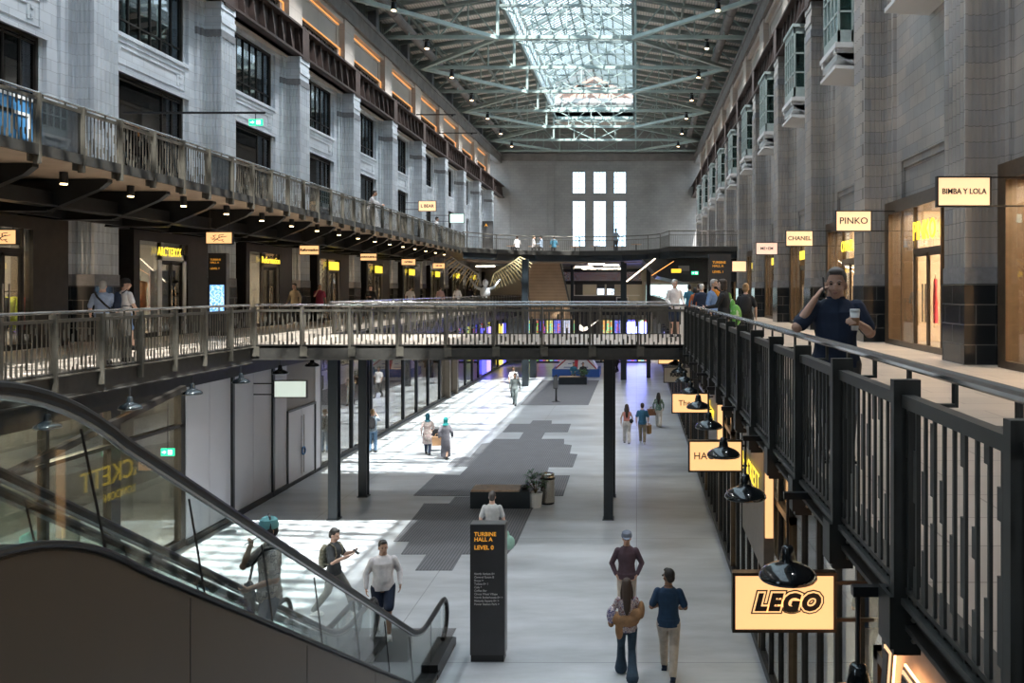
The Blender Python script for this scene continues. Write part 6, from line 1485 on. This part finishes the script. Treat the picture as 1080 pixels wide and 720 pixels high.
q = onp(a, (.33, .08, .80)); t = thing('shopping_bag', 'translucent pale green plastic bag held by the man in the light grey T-shirt', 'bag', q)
b = MB(); b.ball((.06, 0, -.27), .13, .09, .17, 14, 10); b.ball((.02, 0, -.11), .045, .04, .12, 10, 8); fuse(b, 'bag_body', mat('mint_plastic', (.33, .56, .47), .3, noise=.15, nscale=8), .012, t); MB().tube([(-.02, 0, -.06), (0, 0, .01), (.03, 0, -.06)], .008, 6).build('handle', mat('mint_plastic', (.33, .56, .47), .3), t)
a = person('man in a plum jumper and denim cap facing the camera, hands in pockets', g(661, 16.35), PI, 1.75, dict(STAND, eL=(-.29, -.04, 1.12), hL=(-.20, .07, .93), eR=(.29, -.04, 1.12), hR=(.20, .07, .93)), 'warm', cloth('plum', (.075, .045, .06)), 'long', B_bei, 'long', SH_w, H_brn, 'short', hat=cloth('denim_cap', (.16, .19, .25)), vox=.011, face=True, nod=.12, build=1.02)
a = person('woman with long dark hair in flared jeans, a tan jacket slung round her, walking away', g(661, 13.95), .05, 1.66, dict(WALK, eL=(-.27, .0, 1.15), hL=(-.22, .16, 1.08), eR=(.26, .02, 1.15), hR=(.2, .2, 1.1)), 'tan', spotty('printed_blouse', [(.5, .42, .4), (.08, .08, .2), (.6, .55, .52), (.2, .08, .1)], 25), 'long', cloth('dark_denim', (.02, .045, .075)), 'flare', cloth('red_shoe', (.35, .1, .08)), H_brn, 'long', female=True, vox=.010)
M_tan = mat('tan_suede', (.28, .155, .075), .8, noise=.2, nscale=12)
t = thing('jacket', 'tan suede jacket slung diagonally around the woman with long hair', 'jacket', a.location, .05); t.scale = a.scale
b = MB(); b.ball((.02, -.10, 1.04), .20, .075, .11, 14, 8); b.ball((-.13, -.09, .90), .075, .06, .19, 12, 8); b.ball((.25, -.03, 1.20), .065, .085, .16, 12, 8); b.ball((.15, -.09, 1.13), .11, .07, .12, 12, 8); b.ball((-.27, .02, .97), .06, .08, .08, 10, 8); b.ball((-.18, -.07, 1.06), .08, .07, .1, 10, 8); fuse(b, 'cloth', M_tan, .012, t, 3)
b = MB(); b.ball((-.27, -.03, 1.12), .085, .08, .15, 12, 8); fuse(b, 'lining', spotty('paisley_lining', [(.08, .08, .22), (.5, .45, .45), (.1, .1, .3), (.55, .5, .5)], 30), .012, t)
person('man in a navy polo shirt and beige trousers walking away beside the long-haired woman', g(705, 14.0), -.12, 1.80, dict(WALK, eL=(-.27, -.04, 1.14), hL=(-.20, .20, 1.07), eR=(.27, -.02, 1.14), hR=(.22, .18, 1.06)), 'brown', cloth('navy_polo', (.012, .04, .09)), 'short', B_bei, 'long', B_nvy, H_blk, 'short', head=.75, vox=.010, face=True, glasses=True, build=1.03)
a = person('woman in a patterned coat and teal headscarf with a pushchair', g(451, 32.9), .15, 1.62, dict(WALK, hR=(.2, .3, 1.0)), 'tan', spotty('patterned_coat', [(.40, .30, .28), (.52, .44, .42), (.30, .2, .2), (.55, .5, .46)], 16), 'long', B_nvy, 'long', B_blk, None, hood=cloth('teal_scarf', (.02, .12, .16)), vox=.014, female=True, build=1.1)
b = MB(); rings(b, [(.48, 0, 0, .23, .18), (.8, 0, 0, .21, .16), (1.0, 0, 0, .18, .13)], 16); b.build('coat_skirt', MATS['patterned_coat'], a, smooth=True)
t = thing('pushchair', 'pushchair hung with a tan bag in front of the two women', 'pushchair', g(460, 33.6), .15)
f = MB().use(M_black0)
for s in (-1, 1): f.tube([(s * .22, -.42, 1.02), (s * .22, .05, .55), (s * .22, .38, .14)], .014, 6).tube([(s * .22, .05, .55), (s * .22, -.30, .12)], .014, 6)
f.tube([(-.22, -.42, 1.02), (.22, -.42, 1.02)], .016, 6).tube([(-.22, -.30, .12), (.22, -.30, .12)], .012, 6); f.build('frame', None, t)
MB().use(B_blk).prism([(-.18, .4), (.25, .45), (.30, .55), (-.02, .58), (-.22, .95), (-.28, .92)], -.2, .2, 'x').build('seat', None, t)
for s in (-1, 1):
    for y in (-.30, .38): MB().tube([(s * .24 - .02, y, .09), (s * .24 + .02, y, .09)], .09, 14).build('wheel', M_black0, t)
handbag('tan handbag hanging between the two women in headscarves', tuple(Vector(g(461, 32.6)) + Vector((0, 0, .88))), .1, mat('tan_leather', (.40, .23, .12), .6), .38, .34, .16, .12)
person('woman in a long grey robe and teal headscarf walking beside the pushchair', g(470, 32.1), 0, 1.60, WALK, 'tan', None, 'long', None, 'long', B_blk, None, hood=cloth('teal_scarf2', (.01, .20, .20)), dress=cloth('grey_robe', (.13, .125, .145)), vox=.014, female=True)
a = person('man in a grey shirt and jeans taking a photo beside the glass front', g(393, 33.4), .15, 1.72, dict(eR=(.24, .14, 1.25), hR=(.1, .28, 1.5), eL=(-.22, .12, 1.2), hL=(-.05, .3, 1.42)), 'fair', cloth('grey_blue', (.22, .27, .32)), 'short', B_jean, 'long', B_dgr, H_blo, 'short', vox=.014)
backpack('black rucksack on the back of the man taking a photo', a, B_blk, 1.20, .15, .25)
a = person('woman in a pink vest and cream trousers walking away with the man in blue', g(661, 35.3), .05, 1.66, WALK, 'tan', mat('cloth_coral', (.60, .22, .18), .8), 'none', cloth('cream_trouser', (.52, .49, .47)), 'wide', M_black0, H_brn, 'long', female=True, vox=.013, untucked=False)
t = thing('shoulder_bag', 'small black bag at the side of the woman in the pink vest', 'bag', onp(a, (.2, -.06, 1.0))); b = MB(); b.ball((0, 0, 0), .09, .06, .09); b.build('bag_body', B_blk, t, smooth=True); MB().tube([(.0, 0, .05), (-.18, -.06, .38), (-.28, .02, .42)], .008, 5).build('strap', B_blk, t)
a = person('man in a blue T-shirt and khaki trousers carrying a brown paper bag', g(677.5, 35.2), -.05, 1.72, WALK, 'fair', cloth('mid_blue', (.035, .13, .23)), 'short', cloth('khaki', (.26, .21, .15)), 'long', SH_w, H_brn, 'short', vox=.013)
handbag('brown paper carrier bag in the hand of the man in the blue T-shirt', tuple(onp(a, (.28, .2, .86))), 1.2, mat('kraft_paper', (.30, .18, .08), .8), .26, .36, .12, .08)
a = person('woman with long dark hair in a green top and white trousers farther down the hall', g(694.5, 39.6), -.1, 1.62, WALK, 'tan', spotty('green_print', [(.08, .16, .12), (.2, .3, .25), (.05, .1, .1), (.3, .35, .3)], 18), 'long', cloth('white_trouser', (.58, .55, .54)), 'wide', B_bei, H_blk, 'long', female=True, vox=.014)
handbag('brown leather bag carried by the woman in the green top', tuple(onp(a, (-.34, 0, 1.02))), .3, mat('brown_leather', (.22, .10, .05), .6), .42, .30, .16, .10, 'handbag')
person('distant walker in grey coming down the hall', g(543, 47.2), PI, 1.78, WALK, 'tan', cloth('mid_grey', (.12, .14, .14)), 'long', cloth('steel_grey', (.14, .17, .17)), 'long', B_blk, H_blk, vox=.018)
person('second distant walker in a white top just behind the one in grey', g(541.5, 50.5), PI + .2, 1.86, WALK, 'brown', B_wht, 'short', B_dgr, 'long', B_blk, H_blk, vox=.018)
for i, (x, m, n) in enumerate(((605, B_teal, 'teal'), (615, B_blk, 'black'))):
    person(f'person in {n} sitting behind the far dark bench', tuple(Vector(g(x, 58.6)) + Vector((0, 0, -.28))), PI, 1.7, SIT, 'tan', m, 'long', B_dgr, 'long', hair=H_blk, vox=.02)
person('distant walker near the far right of the union flag display', g(651, 66), 2.5, 1.75, WALK, 'brown', B_blk, 'long', B_blk, 'long', hair=H_blk, vox=.02)
# ---- man on the escalator
ey = 9.62; ez = SF(ey + .2)
a = person('man with teal cap and black headphones riding the escalator with a phone at his mouth', (-4.17, ey, ez + .03), PI / 2 + .55, 1.78, dict(STAND, eR=(.25, .24, 1.18), hR=(.08, .19, 1.44), eL=(-.27, -.02, 1.13), hL=(-.12, .22, 1.03), kL=(-.10, .10, .52)), 'tan', spotty('printed_shirt', [(.24, .22, .21), (.36, .33, .31), (.10, .10, .11), (.42, .40, .38)], 15), 'short', cloth('faded_jean', (.10, .12, .17)), 'long', B_dgr, H_blk, 'short', vox=.009, face=True, glasses=True,
           hat=cloth('teal_cap', (.14, .36, .38)), palm=((1, 0, .3), (-.6, .2, .6)), curl=(.6, .8), head=.35)
t = thing('headphones', 'black over-ear headphones on the man on the escalator', 'headphones', a.location, a.rotation_euler.z); t.scale = a.scale
for s in (-1, 1): MB().ball((s * .092, .012, 1.605), .022, .038, .046, 14, 9).build('ear_cup', M_black0, t, smooth=True)
MB().tube([(.098 * math.cos(u), .005, 1.615 + .170 * math.sin(u)) for u in [PI * i / 12 for i in range(13)]], .011, 8).build('headband', M_black0, t)
q = onp(a, (.02, .19, 1.51)); t = thing('phone', 'white phone held to the mouth of the man on the escalator', 'phone', q); t.rotation_euler = (1.1, .3, PI / 2 + .4); MB().box(-.036, .036, -.005, .005, -.075, .075).build('case', M_whiteP, t); MB().box(-.032, .032, -.0065, -.005, -.07, .07).build('screen', mat('phone_glass', (.02, .02, .025), .1), t)
q = onp(a, (.10, .17, .98)); t = thing('shoulder_bag', 'black messenger bag hanging in front of the man on the escalator', 'bag', q, a.rotation_euler.z)
b = MB(); b.ball((0, .02, -.14), .15, .06, .22, 14, 10); b.box(-.13, .13, -.02, .07, -.34, .02); fuse(b, 'bag_body', B_blk, .011, t); MB().tube([(.10, .02, .0), (-.02, -.01, .25), (-.22, -.10, .46), (-.26, -.2, .47)], .016, 6).build('strap', B_blk, t)
# ================================================================== CAMERA
cam = bpy.data.cameras.new('camera'); co = bpy.data.objects.new('camera', cam); C.objects.link(co)
cam.lens = F / 1080 * 36; cam.sensor_width = 36; cam.sensor_fit = 'HORIZONTAL'
cam.shift_x = (540 - 671) / 1080; cam.shift_y = -(360 - 306) / 1080; cam.clip_start = .05; cam.clip_end = 300
co.location = (0, 0, EYE); co.rotation_euler = (PI / 2, 0, 0)
SC.camera = co
v = SC.view_settings; v.view_transform = 'Standard'; v.look = 'None'; v.gamma = 1; v.use_curve_mapping = False; v.exposure = EXPO
cy = SC.cycles; cy.use_denoising = True; cy.max_bounces = 8; cy.diffuse_bounces = 4; cy.glossy_bounces = 3; cy.transparent_max_bounces = 16; cy.transmission_bounces = 4
cy.sample_clamp_indirect = 6; cy.caustics_reflective = False; cy.caustics_refractive = False
